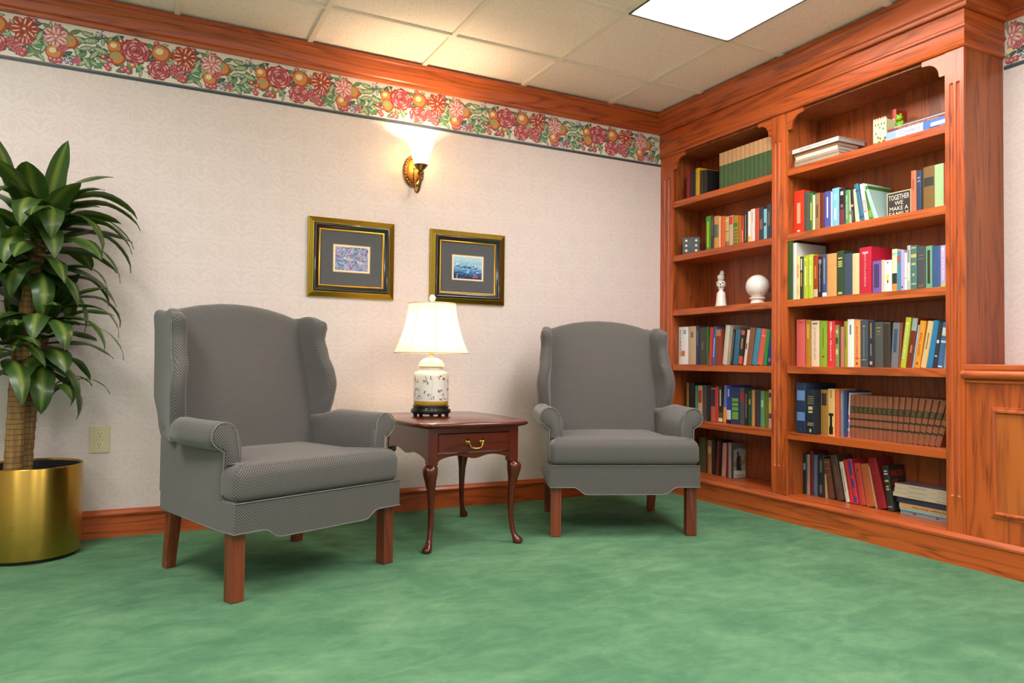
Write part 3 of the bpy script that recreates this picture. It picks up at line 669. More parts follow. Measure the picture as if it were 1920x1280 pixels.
# ---------------------------------------------------------------- books
def text_mesh(body,size,ext=.0002):
    cu=bpy.data.curves.new('lettering','FONT'); cu.body=body; cu.size=size; cu.align_x='CENTER'; cu.align_y='CENTER'; cu.extrude=ext; cu.resolution_u=2
    o=bpy.data.objects.new('lettering',cu); COL.objects.link(o)
    dg=bpy.context.evaluated_depsgraph_get(); me=bpy.data.meshes.new_from_object(o.evaluated_get(dg))
    bpy.data.objects.remove(o); bpy.data.curves.remove(cu); return me
def lettering(name,parent,body,mat,X,Y,loc,w,h):
    me=text_mesh(body,.1); xs=[v.co.x for v in me.vertices]; ys=[v.co.y for v in me.vertices]
    cx,cy=(min(xs)+max(xs))/2,(min(ys)+max(ys))/2
    sx=w/(max(xs)-min(xs)); sy=h/(max(ys)-min(ys)); X=Vector(X);Y=Vector(Y);Z=X.cross(Y)
    for v in me.vertices:
        c=v.co; v.co=X*((c.x-cx)*sx)+Y*((c.y-cy)*sy)+Z*c.z+Vector(loc)
    me.materials.clear(); me.materials.append(mat)
    o=bpy.data.objects.new(name,me); COL.objects.link(o); o.parent=parent; return o
PAGES=plain('d8c8a4',.8,var=.1)
def cover_mb(t,h,d,soft=False):
    b=.0012 if soft else min(.0022,t*.22); hw=t/2; bul=.0 if soft else min(.0022,t*.12)
    o=[(0+.0005,0),(-bul*.7,-t*.2),(-bul,-hw),(-bul*.7,-t*.8),(0+.0005,-t),(d,-t),(d,-t+b),(b+.001,-t+b),(b+.001,-b),(d,-b),(d,0)]
    mb=MB(); mb.loft([[(x,y,0) for x,y in o],[(x,y,h) for x,y in o]]); return mb,b
def make_book(t,h,d,col,marks,name='book'):
    t-=.0006
    root=empty(name,(0,0,0))
    cm=plain(col,.45,spec=.5,var=.08)
    mb,b=cover_mb(t,h,d); build('cover',mb,cm,root)
    m=MB(); m.box(b+.002,d-.004,-b-.0001,-t+b+.0001,.003,h-.003); build('page_block',m,PAGES,root)
    bul=min(.0022,t*.12)
    for q in marks:
        if q[0]=='b':
            _,z0,z1,c,wd=q; w2=t*wd*.49
            m=MB(); n=4; ins=[]
            for z in (z0*h,z1*h):
                ins.append([( -bul*(1-((y+t/2)/(t/2))**2)*.98-.0005 ,y,z) for y in [-t/2+w2*(1-2*k/n) for k in range(n+1)]]+[(.0006,-t/2-w2,z),(.0006,-t/2+w2,z)])
            m.loft(ins); build('spine_label' if (z1-z0)>.1 else 'spine_band',m,plain(c,.45,var=.08),root)
        elif q[0] in('t','t2'):
            _,zc,body,c=q; L=min(.72*h,len(body)*t*.42)
            lettering('spine_title',root,body,plain(c,.5),(0,0,-1),(0,-1,0),(-bul-.0006,-t*(.5 if q[0]=='t' else .22),h*(.5 if q[0]=='t' else .55)),L,min(.0095,t*(.34 if q[0]=='t' else .2)))
        elif q[0]=='t3':
            _,zc,body,c=q; lettering('spine_title',root,body,plain(c,.5),(0,-1,0),(0,0,1),(-bul-.0006,-t*.68,h*zc),t*.34,t*.3)
    return root
PHR={'R2':'second shelf, wide right bay','R3':'third shelf, wide right bay','R4':'fourth shelf, wide right bay','R5':'fifth shelf, wide right bay','R6':'bottom shelf, wide right bay',
     'L1':'top shelf, narrow left bay','L2':'second shelf, narrow left bay','L4':'fourth shelf, narrow left bay','L5':'fifth shelf, narrow left bay','L6':'bottom shelf, narrow left bay'}
GR={k:'books on the '+v.replace(', ',' of the ') for k,v in PHR.items()}
rb=random.Random(11)
def place_book(o,y,t,zs,P,lean):
    a=math.radians(lean)
    o.rotation_euler=(-a,0,0)   # +lean tips the top towards the corner of the room
    if lean>=0: o.location=(P,y,zs+.0003)
    else:
        # resting on the other lower edge
        o.location=(P,y,zs+.0003+t*math.sin(-a))
for key,(zs,P0,E) in ROWS.items():
    prev=None
    for (y,t,h,lean,P,c,desc,marks) in E:
        d=min(.235-P, .155+rb.uniform(-.02,.02)) if h<.25 else .235-P-.01
        o=make_book(t,h,d,c,marks)
        place_book(o,y,t,zs,P,-lean if False else lean)
        if 'book' in desc or 'novel' in desc or 'album' in desc or 'volume' in desc: lab=desc
        else:
            p=desc.split(',')[0].split(' with ')
            lab=desc.replace(p[0],p[0]+' book',1)
        setp(o,lab+' on '+PHR[key],'book',GR[key])
        if desc.startswith('black novel'): NOVEL=(o,t,h,d)
        if desc.startswith('western'): WEST=(o,t,h,d)
# cover art on the two books whose fronts show
o,t,h,d=NOVEL; t-=.0006
for i,(s,zf) in enumerate((('WATER',.82),('OF',.62),('LIFE',.42))):
    lettering('cover_title',o,s,plain('e83420',.5),(1,0,0),(0,0,1),(d*(.5 if i==0 else .3),-t-.0004,h*zf),d*(.8 if i==0 else .34),h*.13)
o,t,h,d=WEST; t-=.0006
def patch(name,parent,pts,y,col,th=.0003):
    m=MB(); m.prism(pts,1,y,y-th); return build(name,m,plain(col,.35,var=.15),parent)
patch('cover_picture',o,[(.001,.002),(d-.001,.002),(d-.001,h-.002),(.001,h-.002)],-t,'a8aca8')
patch('cover_picture',o,[(.001,h*.45),(d*.4,h*.55),(d*.7,h*.48),(d-.001,h*.62),(d-.001,h*.4),(.001,h*.3)],-t-.0003,'948c60')
patch('cover_picture',o,[(.001,h*.8),(d*.5,h*.86),(d-.001,h*.8),(d-.001,h*.98),(.001,h*.98)],-t-.0003,'706c60')
patch('cover_picture',o,[(.001,.003),(d-.001,.003),(d-.001,h*.2),(.001,h*.22)],-t-.0003,'dcd8d0')
patch('cover_figure',o,[(d*.24,h*.22),(d*.5,h*.22),(d*.46,h*.45),(d*.5,h*.58),(d*.42,h*.64),(d*.42,h*.7),(d*.3,h*.7),(d*.3,h*.62),(d*.25,h*.55)],-t-.0006,'20242c')
patch('cover_figure',o,[(d*.26,h*.69),(d*.47,h*.69),(d*.42,h*.72),(d*.4,h*.76),(d*.32,h*.76),(d*.31,h*.72)],-t-.0009,'181818')
patch('cover_figure',o,[(d*.46,h*.2),(d*.66,h*.2),(d*.6,h*.45),(d*.6,h*.64),(d*.5,h*.64),(d*.49,h*.45)],-t-.0009,'4c3c3c')
lettering('cover_title',o,'WARRIOR',plain('706c64',.5),(1,0,0),(0,0,1),(d*.5,-t-.0008,h*.07),d*.8,h*.07)
# the matching sets
proto=None; n=18; y=-1.3600; t=.0245
for i in range(n):
    lean=-(i-7)*1.75 if i>7 else 0
    hh=.207
    if proto is None:
        proto=make_book(t,hh,.14,'8c543a',[('b',.58,.73,'2c2c1c',1),('b',.42,.46,'2c2c1c',1),('b',.24,.28,'2c2c1c',1)],'encyclopedia_volume'); o=proto
        for zf in (.61,.64,.67,.70): 
            m=MB(); m.box(-.0036,-.002,-t*.2,-t*.8,hh*zf,hh*zf+.0012); build('spine_lettering',m,plain('a89450',.5),proto)
    else:
        o=proto.copy(); COL.objects.link(o)
        for ch in list(proto.children):
            c2=ch.copy(); COL.objects.link(c2); c2.parent=o
    a=math.radians(-lean); w=t*math.cos(a)
    if i>7:   # each leaning volume rests on its lower right edge
        o.rotation_euler=(a,0,0); wd=t/math.cos(a)
        o.location=(.075,y-(wd-t*math.cos(a)),.4618+t*math.sin(a)); y-=wd+.0004
    else: o.location=(.08,y,.4618); y-=t+.0002
    last=i==n-1
    setp(o,'first brown leather volume of the banded set, fifth shelf, right bay' if i==0 else 'brown leather volume with three black bands, fifth shelf, right bay','book','brown banded encyclopedia set')
proto=None; y=-.489
for i in range(12):
    t=.0333
    if proto is None:
        proto=make_book(t,.226,.14,'46603a',[('b',.66,1.0,'cc9c70',1.0)],'bound_volume'); o=proto
    else:
        o=proto.copy(); COL.objects.link(o)
        for ch in list(proto.children): c2=ch.copy(); COL.objects.link(c2); c2.parent=o
    o.location=(.05,y,1.8343); y-=t+.0003
    setp(o,'first green volume with tan top, beside wide black book, top shelf' if i==0 else 'dark green volume with faded tan top, top shelf of left bay','book','green and tan bound set')
# flat piles
def flat(name,x0,x1,y0,y1,z,t,col,spinex=True,label=None,group=None,title=None,tcol='404040',page='d8d0c0',flip=False,marks=()):
    root=empty(name,((x0+x1)/2,(y0+y1)/2,z)); dx=(x1-x0)/2; dy=abs(y0-y1)/2; b=min(.002,t*.2)
    mb=MB(); o=[(-dx,0),(-dx,t),(dx,t),(dx,t-b),(-dx+b,t-b),(-dx+b,b),(dx,b),(dx,0)]
    mb.loft([[(x,-dy,zz) for x,zz in o],[(x,dy,zz) for x,zz in o]]); build('cover',mb,plain(col,.4,var=.08),root)
    m=MB(); m.box(-dx+b,dx-.003,-dy+.003,dy-.003,b,t-b); build('page_block',m,plain(page,.8,var=.1),root)
    if title: lettering('spine_title',root,title,plain(tcol,.5),(0,1 if flip else -1,0),(0,0,-1 if flip else 1),(-dx-.0003,0 if not flip else -dy*.15,t/2),dy*(1.3 if not flip else 1.45),t*(.45 if not flip else .55))
    for (a,c_,w1,w2,z1,z2) in marks:
        m=MB(); m.box(-dx-.0006,-dx,dy-2*dy*w1,dy-2*dy*w2,t*z1,t*z2); build(a,m,plain(c_,.4,var=.15),root)
    setp(root,label,'book',group); return root
z=1.8352; g='flat pile of picture books on the top shelf'
for i,(t,c,y0,y1,x0,x1,tt,lab) in enumerate([(.013,'b0a08c',-1.07,-1.33,.04,.2,None,'tan paperback at the bottom of the flat pile, top shelf, right bay'),(.015,'a09484',-1.055,-1.33,.042,.2,None,'grey paperback second from bottom of the flat pile, top shelf'),(.015,'a8947c',-1.06,-1.328,.04,.2,None,'beige paperback third from bottom of the flat pile, top shelf'),
    (.018,'d8d4c8',-1.062,-1.32,.042,.21,None,'off-white book third from top of the flat pile, top shelf'),(.018,'8c6038',-1.05,-1.322,.045,.2,None,'brown book just below the top of the flat pile, top shelf'),(.022,'d0d0cc',-1.046,-1.332,.035,.235,'THE GREAT WAR AT SEA','grey-white war history on top of the flat pile, top shelf')]):
    flat('picture_book',x0,x1,y0,y1,z,t,c,label=lab,group=g,title=tt,tcol='8c8c88',page='c8c0b4' if i<5 else 'b8b8b8'); z+=t+.0004
z=1.8352; g='books lying flat at the right end of the top shelf'
o=flat('picture_book',.035,.2,-1.588,-1.884,z,.046,'3c6cc0',label='thick blue and white Chronicle of America lying on top shelf, right bay',group=g,
  marks=[('spine_panel','8ca8d8',0,.17,.02,.98),('spine_panel','f0f0f4',.17,.6,.02,.98),('spine_picture','dce8f4',.72,.95,.35,.7),('spine_picture','1c3060',.7,.85,.1,.3)])
lettering('spine_title',o,'Chronicle',plain('2c5098',.5),(0,-1,0),(0,0,1),(-.0835,.032,.030),.095,.02)
lettering('spine_title',o,'of America',plain('4868a8',.5),(0,-1,0),(0,0,1),(-.0835,.03,.011),.085,.01)
z+=.0465
o=flat('picture_book',.045,.2,-1.59,-1.884,z,.014,'7c2c28',label='dark red book lying on the Chronicle book, top shelf',group=g,title='The World of ... Water'.replace('... ',''),tcol='d0b070'); z+=.0145
flat('magazine',.05,.2,-1.62,-1.884,z,.006,'b0a898',label='thin grey magazine lying on the dark red book, top shelf',group=g); z+=.0063
flat('magazine',.055,.21,-1.66,-1.884,z,.008,'34343a',label='dark magazine topmost of the pile at right end of top shelf',group=g)
z=ZF+.0003; g='flat pile on the bottom shelf of the right bay'
for t,c,x0,x1,y0,y1,tt,tc,fl,lab in [(.020,'8c96a0',.115,.225,-1.60,-1.878,None,'',0,'grey-blue book lying at the bottom of the pile, bottom shelf'),(.008,'7cc0bc',.11,.225,-1.60,-1.88,None,'',0,'thin turquoise book second from bottom of the pile, bottom shelf'),
    (.021,'c8a070',.112,.228,-1.595,-1.878,'The Moneychangers  Arthur Hailey','3c2414',1,'tan paperback with upside-down title in the pile, bottom shelf'),(.026,'343c50',.12,.23,-1.578,-1.88,None,'',0,'navy cloth book under the three cream magazines, bottom shelf'),
    (.019,'d0c4ac',.11,.235,-1.566,-1.875,'COLUMNS  AND  YEARS','908c88',0,'cream magazine lowest of the three on the pile, bottom shelf'),(.019,'d0c4ac',.112,.235,-1.572,-1.88,'COLUMNS  AND  YEARS','908c88',0,'cream magazine in the middle of the three, bottom shelf'),(.020,'d4c8b0',.112,.235,-1.574,-1.883,'COLUMNS  AND  YEARS','908c88',0,'cream magazine with mauve cover on top of the pile, bottom shelf')]:
    # x,y rows: spine edge and ends
    if tt and tt.startswith('COL'): tt=None
    o=flat('paperback',x0,x1,y0,y1,z,t,c,label=lab,group=g,title=tt,tcol=tc or '444444',flip=bool(fl),marks=([('spine_lettering','9c9890',.22,.5,.4,.58),('spine_lettering','9c9890',.66,.9,.4,.52)] if c[0]=='d' else ([('spine_lettering','8c3c48',.22,.27,.3,.7),('spine_lettering','8c3c48',.6,.65,.3,.7)] if c=='8c96a0' else ())))
    if 'mauve' in lab:
        m=MB(); dx=(x1-x0)/2; dy=(y0-y1)/2; m.box(-dx+.003,dx,-dy,dy,t,t+.0006); build('front_cover',m,plain('84788c',.35),o)
    z+=t+.0007
# ---------------------------------------------------------------- ornaments
m=MB()
PL=empty('plaque',(.1,-1.606,1.4914),0,'black plaque reading TOGETHER WE MAKE A FAMILY, second shelf, right bay','plaque')
m.box(0,.018,-.06,.06,0,.124); build('board',m,plain('34302a',.6),PL,bevel=.001)
m=MB()
for a in ((-.06,.06,0,.004),(-.06,.06,.12,.124)): m.box(-.0015,0,a[0],a[1],a[2],a[3])
m.box(-.0015,0,-.06,-.0565,.004,.12); m.box(-.0015,0,.0565,.06,.004,.12); build('cream_edge',m,plain('d8c4a0',.6),PL)
for s,zc,w_,h_ in (('TOGETHER',.099,.102,.024),('WE',.072,.042,.018),('MAKE A',.047,.092,.018),('FAMILY',.02,.098,.022)):
    lettering('plaque_lettering',PL,s,plain('e8e0d0',.5),(0,-1,0),(0,0,1),(-.0006,0,zc),w_,h_)
# large die
DI=empty('decorative_die',(.088,-.204,1.4913),math.radians(46),'dark slate block shaped like a die with six white pips, left bay','ornament')
s=.108; m=MB(); m.box(-s/2,s/2,-s/2,s/2,0,s); build('cube',m,plain('4c5254',.6,var=.3),DI,bevel=.006,seg=3)
for a in (-.03,.03):
    for b in (-.031,0,.031):
        m=MB(); m.lathe([(0.0,-.0015),(.0075,-.0015),(.0075,.001),(.0055,.002),(.0,.0022)],n=16)
        m.transform(Matrix.Translation((-s/2,a,s/2+b))@Matrix.Rotation(-PI/2,4,'Y')); build('pip',m,plain('e8d8c0',.5),DI,smooth=40)
        if b==0: continue
        m=MB(); m.lathe([(0.0,-.0015),(.0075,-.0015),(.0075,.001),(.0055,.002),(.0,.0022)],n=16)
        m.transform(Matrix.Translation((a,-s/2,s/2+b))@Matrix.Rotation(PI/2,4,'X')); build('pip',m,plain('e8d8c0',.5),DI,smooth=40)
WHT=plain('efe9e2',.3,coat=.4,var=.02)
# entwined figurine
FG=empty('figurine',(.11,-.443,1.148),0,'slender white openwork ceramic figurine on third shelf, left bay','figurine')
m=MB(); m.lathe([(0,0),(.035,0),(.036,.004),(.030,.03),(.0265,.07),(.025,.088),(.02,.094),(.013,.1),(.0125,.108),(.02,.118),(.0,.12)],n=28); build('pedestal',m,WHT,FG,smooth=50)
import bmesh
def ico(r,c,sub=1,sc=(1,1,1)):
    bm=bmesh.new(); bmesh.ops.create_icosphere(bm,subdivisions=sub,radius=r); mb=MB()
    for v in bm.verts: mb.vert((c[0]+v.co.x*sc[0],c[1]+v.co.y*sc[1],c[2]+v.co.z*sc[2]))
    for f in bm.faces: mb.face([v.index for v in f.verts])
    bm.free(); return mb
for nm,r,c in (('openwork_ball',.03,(0,.0,.142)),('openwork_ball',.022,(0,.002,.182))):
    o=build(nm,ico(r,c,1),WHT,FG); q=o.modifiers.new('w','WIREFRAME'); q.thickness=.012; q.use_replace=True; q=o.modifiers.new('s','SUBSURF'); q.levels=1;q.render_levels=1; o.data.shade_smooth()
    build('openwork_core',ico(r*.55,c,2),plain('4c3a30',.8),FG,smooth=180)
m=ico(.013,(0,-.008,.208),2,(1,1,1.3)); build('head',m,WHT,FG,smooth=180)
# ball ornament
BO=empty('ball_ornament',(.11,-.735,1.148),0,'round white ceramic ball on flared foot, third shelf, left bay','ornament')
m=MB(); m.lathe([(0,0),(.047,0),(.047,.003),(.04,.01),(.035,.022),(.036,.028),(.043,.031),(.046,.034),(.046,.039),(.04,.042),(0,.043)],n=40); build('foot',m,WHT,BO,smooth=40)
m=MB(); R=.0665; m.lathe([(R*math.sin(a),.103-R*math.cos(a)) for a in [PI*k/28 for k in range(29)]][1:-1],n=44); build('ball',m,WHT,BO,smooth=180)
# castle ornament
CA=empty('castle_ornament',(.09,-1.549,1.8352),0,'cream toy castle with battlements beside the Chronicle book, top shelf','ornament')
pts=[(-.034,0),(.034,0),(.034,.118)]
n=5
for k in range(n):
    a=.034-.068*(k/n); b=.034-.068*((k+.55)/n); c_=.034-.068*((k+1)/n)
    pts+=[(a,.118),(a,.124),((a+b)/2,.132),(b,.124),(b,.118),(c_,.118)]
q=[]
for p_ in pts:
    if not q or (abs(q[-1][0]-p_[0])+abs(q[-1][1]-p_[1]))>1e-6: q.append(p_)
m=MB(); m.prism(q,0,-.045,-.03); m.prism([(a*.98,b) for a,b in q],0,.02,.03); m.box(-.03,.02,.026,.034,0,.118); m.box(-.03,.02,-.034,-.026,0,.118); build('keep_wall',m,plain('e8d8a8',.6),CA)
for (a,z_) in ((.022,.1),(.007,.1),(-.009,.1),(-.024,.1),(-.018,.075),(.02,.06),(.0,.085)):
    m=MB(); m.box(-.0462,-.0445,a-.002,a+.002,z_-.005,z_+.004); build('arrow_slit',m,plain('3c3020',.7),CA)
for i,(a,z_,r,c_) in enumerate(((.026,.012,.008,'5c7c34'),(.014,.01,.007,'c84028'),(.002,.014,.009,'4c7030'),(-.01,.011,.008,'d8a030'),(-.022,.015,.009,'c03c28'),(.008,.04,.006,'b87848'),(-.004,.032,.005,'5c8038'),(-.028,.03,.006,'4c7030'))):
    build('painted_flower',ico(r,(-.047,a,z_),1,(.35,1,1)),plain(c_,.6),CA,smooth=180)
o=make_book(.022,.178,.08,'a83818',[]); o.location=(.125,-1.554,1.8353); setp(o,'rust red book standing upright behind the toy castle, top shelf','book','books lying flat at the right end of the top shelf')
FG2=empty('frog_figure',(.12,-1.598,1.8968),0,'small lime green frog-like figure on top of the Chronicle pile, top shelf','ornament')
build('body',ico(.02,(0,0,.026),3,(.9,1,1.3)),plain('6ca018',.4),FG2,smooth=180)
build('head',ico(.0135,(0,.002,.066),3,(1,1.15,1)),plain('7cb41c',.4),FG2,smooth=180)
for a in (-.008,.008): build('eye',ico(.0052,(-.003,.002+a,.08),2),plain('8cc024',.4),FG2,smooth=180)
for a in (-.018,.018): build('arm',ico(.007,(-.008,a,.036),2,(1,1,2)),plain('6ca018',.4),FG2,smooth=180)
for a in (-.012,.012): build('foot',ico(.009,(-.014,a,.006),2,(1.4,1,.7)),plain('5c9014',.4),FG2,smooth=180)
# ---------------------------------------------------------------- wing chairs
def smooth_curve(pts,n):
    # Catmull-Rom through 2d/3d points, n samples
    P=[Vector(p) for p in pts]; P=[P[0]*2-P[1]]+P+[P[-1]*2-P[-2]]; out=[]; m=len(P)-3
    for i in range(n):
        u=i/(n-1)*m; k=min(int(u),m-1); t=u-k; a,b,c,d=P[k:k+4]
        out.append(.5*((2*b)+(c-a)*t+(2*a-5*b+4*c-d)*t*t+(3*b-a-3*c+d)*t**3))
    return out
def interp(tab,x):
    if x<=tab[0][0]: return tab[0][1]
    for (a,b),(c,d) in zip(tab[:-1],tab[1:]):
        if x<=c:
            t=(x-a)/(c-a); t=t*t*(3-2*t); return b+(d-b)*t
    return tab[-1][1]
REAR=[(.2,.575),(.47,.60),(.56,.645),(.66,.688),(.77,.690),(.87,.694),(1.0,.715)]
def make_chair():
    R=empty('wing_chair',(0,0,0))
    def part(n,mb,mat=FAB,sm=50,**k): return build(n,mb,mat,R,smooth=sm,boxuv=(mat is FAB),**k)
    # legs
    for sx in (-1,1):
        m=MB(); a=.0235
        def sec(cx,cy,z,a):
            o=[]
            for (x,y) in ((-1,-1),(1,-1),(1,1),(-1,1)):
                o.append((cx+x*a,cy+y*a,z))
            return o
        # moulded square front leg with a reeded front face
        pts=[(-1,-1),(-.72,-1),(-.62,-.93),(-.5,-1),(.5,-1),(.62,-.93),(.72,-1),(1,-1),(1,-.72),(.93,-.62),(1,-.5),(1,1),(-1,1),(-1,-.5),(-.93,-.62),(-1,-.72)]
        cx,cy=sx*.3215,.0235
        m.loft([[(cx+x*q,cy+y*q,z) for x,y in pts] for z,q in ((.0005,a*.9),(.004,a),(.245,a))])
        build('front_leg',m,LEG,R)
        m=MB()
        m.loft([[(cx2+x*q,cy2+y*q,z) for x,y in ((-1,-1),(1,-1),(1,1),(-1,1))] for z,cx2,cy2,q in ((.0005,sx*.283,.585,.019),(.05,sx*.284,.577,.0195),(.12,sx*.285,.563,.021),(.245,sx*.285,.545,.023))])
        build('rear_leg',m,LEG,R,bevel=.002)
    # seat rail with shaped front apron
    m=MB()
    def rail(z,e=0): return [(-.352+e,-.012+e,z),(.352-e,-.012+e,z),(.352-e,.10,z),(.322-e,.585-e,z),(-.322+e,.585-e,z),(-.352+e,.10,z)]
    m.loft([rail(.232,.012),rail(.232),rail(.33),rail(.335,.01)]); part('seat_rail',m,sm=30)
    m=MB(); ap=[(-.352,.234),(-.352,.332),(.352,.332),(.352,.234),(.245,.233)]
    cv=smooth_curve([(.245,.233),(.228,.228),(.21,.214),(.195,.203),(.17,.200)],9)
    ap+= [(p.x,p.y) for p in cv[1:]]+[(-p.x,p.y) for p in cv[::-1]]+[]
    m.prism(ap,1,-.026,-.0125); part('apron',m,sm=30)
    # cushion (T shaped)
    out=[(-.352,-.03),(.352,-.03),(.352,.075),(.272,.075),(.262,.52),(-.262,.52),(-.272,.075),(-.352,.075)]
    o=[]; rr=[.03,.03,.01,.01,.02,.02,.01,.01]; nn=len(out)
    for i in range(nn):
        p=Vector(out[i]); a=Vector(out[i-1]); b=Vector(out[(i+1)%nn]); da=(a-p).normalized(); db=(b-p).normalized()
        r=rr[i]
        for k in range(5):
            t=k/4; q=p+da*r*(1-t)**2+db*r*t**2; o.append(q)
        L=(b-p).length; st=max(1,int(L/.05))
        for k in range(1,st): 
            q=p+db*(r+(L-2*r)*k/st); o.append(q)
    def inset(e):
        n=len(o); res=[]
        for i in range(n):
            t=(o[(i+1)%n]-o[i-1]); t.normalize(); nrm=Vector((-t.y,t.x)); res.append(o[i]+nrm*e)
        return res
    m=MB(); rings=[]
    front=lambda p:1.0 if p.y<.06 else 0
    zt=.456; zb=.334; r=.05
    for k in range(7):
        a=-PI/2+PI/2*k/6; e=.028*(1-math.cos(a))*1.0
        rings.append([(p.x,p.y,zb+.028+.028*math.sin(a)) for p in inset(e)])
    for k in range(1,9):
        a=PI/2*k/8; e=.042*(1-math.cos(a))
        rings.append([(p.x,p.y,zt-.05+.05*math.sin(a)-.0) for p in inset(e)])
    top=inset(.042); c=Vector((0,.23))
    for k in range(1,9):
        u=k/8
        rings.append([((p.x*(1-u)+c.x*u),(p.y*(1-u)+c.y*u),zt+.012*math.sin(u*PI/2)+.0) for p in top])
    m.loft(rings,True,True); part('seat_cushion',m,sm=60)
    # back, leaning, with crowned top
    m=MB(); rings=[]; N=9; NZ=16
    def crest(x): return 1.040-.045*(abs(x)/.27)**2.1
    for u in [k*.075 for k in range(13)]+[.93,.955,.975,.988,.996,1.0]:
        ring=[]
        fr=[];bk=[]
        ins=0 if u<.93 else (1-math.sqrt(max(0,1-((u-.93)/.07)**2)))
        for j in range(N):
            x=-.288+.576*j/(N-1); xx=x
            z=.30+(crest(x)-.30)*u
            yf=.465+(z-.44)*.225-.028*(1-(x/.288)**2)*math.sin(PI*min(1,max(0,(u-.1)/.95)))+.045*ins
            yb=interp(REAR,z)-.008+(.012*(1-(x/.288)**2))-.03*ins
            fr.append((xx,yf,z)); bk.append((xx,yb,z))
        rings.append(fr+bk[::-1])
    m.loft(rings,True,False); n0=len(m.v)-2*N
    for j in range(N-1): m.face((n0+j,n0+j+1,n0+2*N-2-j,n0+2*N-1-j))
    part('backrest',m,sm=60)
    for sx in (-1,1):
        # arm with rolled top: section swept front to rear
        m=MB(); rings=[]
        ysamp=[.058,.062,.07,.085,.12,.2,.28,.36,.40,.43,.46,.50,.55,.592]
        for y in ysamp:
            ins={.058:.014,.062:.007,.07:.002}.get(y,0)
            f=1 if y<.36 else max(0,1-(y-.36)/.08); f=f*f*(3-2*f)
            rad=(.050-ins)*(.55+.45*f); ox=.352-max(0,(y-.1))*.06
            cxr=.347*f+(ox-.028)*(1-f); cz=.549*f+.545*(1-f)-.003*math.sin(y*8)
            s=[]
            xi=.284+ins*.5-.004*f
            s.append((xi,.30)); s.append((xi,.40)); s.append((xi,.48)); s.append((xi+.002*f,.53))
            for k in range(9):
                a=PI*.92-PI*1.32*k/8
                s.append((cxr+rad*math.cos(a),cz+rad*math.sin(a)))
            s.append((ox-ins,.503)); s.append((ox-ins,.40)); s.append((ox-ins,.30))
            rings.append([(sx*x,y,z) for x,z in (s if sx>0 else s[::-1])])
        m.loft(rings); part('arm',m,sm=55)
        # welt on the arm front
        pts=[]
        for k in range(15):
            a=PI*.95-PI*1.28*k/14; pts.append((sx*(.347+.046*math.cos(a)),.059,.549+.046*math.sin(a)))
        pts=[(sx*.292,.0585,.45),(sx*.294,.0585,.50)]+pts+[(sx*.349,.0585,.495),(sx*.349,.0585,.42),(sx*.349,.0585,.345)]
        m=MB(); m.tube(pts,.0024,6); build('arm_welt',m,PIPE,R,smooth=180)
        # wing
        m=MB(); rings=[]; NZ=22
        FRONT=[(.50,.425),(.57,.432),(.63,.415),(.70,.405),(.76,.412),(.83,.445),(.89,.462),(.93,.455),(.975,.445),(1.0,.46)]
        FX=[(.55,.352),(.70,.366),(.82,.348),(.9,.340),(.99,.350)]
        for u in [k*.0465 for k in range(20)]+[.93,.955,.975,.99,.998,1.0]:
            ring_o=[];ring_i=[]
            def topz(v): # v 0 front, 1 rear
                return .982+.020*math.sin(min(1,v*3)*PI/2)-.010*math.sin(max(0,min(1,(v-.3)/.7))*PI)
            endr=0 if u<.93 else (1-math.sqrt(max(0,1-((u-.93)/.07)**2)))
            M=9
            zc=.50+(.97-.50)*u
            yf=interp(FRONT,zc); yr=interp(REAR,zc)-.002; xo_f=interp(FX,zc); xo_r=.312; yf+=.03*endr; yr-=.012*endr
            th=.058*(1-endr*.7)
            base=[]
            for j in range(M):
                v=j/(M-1); y=yf+.024+(yr-yf-.024)*v; xo=xo_r+(xo_f-xo_r)*(1-v)**1.6
                z=.50+(topz(v)-.50)*u; base.append((xo,y,z,v))
            outer=[(x-.020*endr,y,z) for x,y,z,v in base]
            inner=[(x-.020*endr-th*(1.0-.25*v),y,z) for x,y,z,v in base]
            nose=[]; x0=outer[0][0]; x1=inner[0][0]; cx=(x0+x1)/2; r=(x0-x1)/2
            for q in range(1,7):
                a=PI*q/7; nose.append((cx+r*math.cos(a),base[0][1]-.028*math.sin(a),base[0][2]-.004*math.sin(a)*u))
            s=outer[::-1]+nose+inner
            rings.append([(sx*x,y,z) for x,y,z in (s if sx<0 else s[::-1])])
        m.loft(rings,True,False); K=2*M+6; n0=len(m.v)-K
        r=list(range(n0,n0+K))
        if sx>0: r=r[::-1]   # restore: outer (rear to front), nose, inner (front to rear)
        o_=r[:M][::-1]; ns=r[M:M+6]; i_=r[M+6:]
        for j in range(M-1): m.face((o_[j],o_[j+1],i_[j+1],i_[j]))
        m.face([o_[0]]+ns[:2]+ns[-2:]+[i_[0]]); m.face(ns[1:5])
        part('wing',m,sm=60)
        w=[(sx*(interp(FX,z)+.0005),interp(FRONT,z)+.021,z) for z in [.545+.405*i/24 for i in range(25)]]
        m=MB(); m.tube(w,.0022,6); build('wing_welt',m,PIPE,R,smooth=180)
    # lower edge piping
    lo=[(-.322,.587,.232),(-.354,.10,.232),(-.354,-.027,.233)]+[(-p.x,-.027,p.y) for p in cv]+[(p.x,-.027,p.y) for p in cv[::-1]]+[(.354,-.027,.233),(.354,.10,.232),(.322,.587,.232)]
    m=MB(); m.tube(lo,.0024,6); build('hem_piping',m,PIPE,R,smooth=180)
    m=MB(); m.tube([(-.352,-.0275,.333),(.352,-.0275,.333)],.0022,6); build('cushion_piping',m,PIPE,R,smooth=180)
    return R
CH=make_chair()
CH.location=(-2.3995,-1.069,0); CH.rotation_euler=(0,0,math.radians(22.3))
setp(CH,'grey woven wingback armchair nearer the camera, left of the side table, beside the potted plant','armchair','pair of wing chairs')
C2=CH.copy(); COL.objects.link(C2)
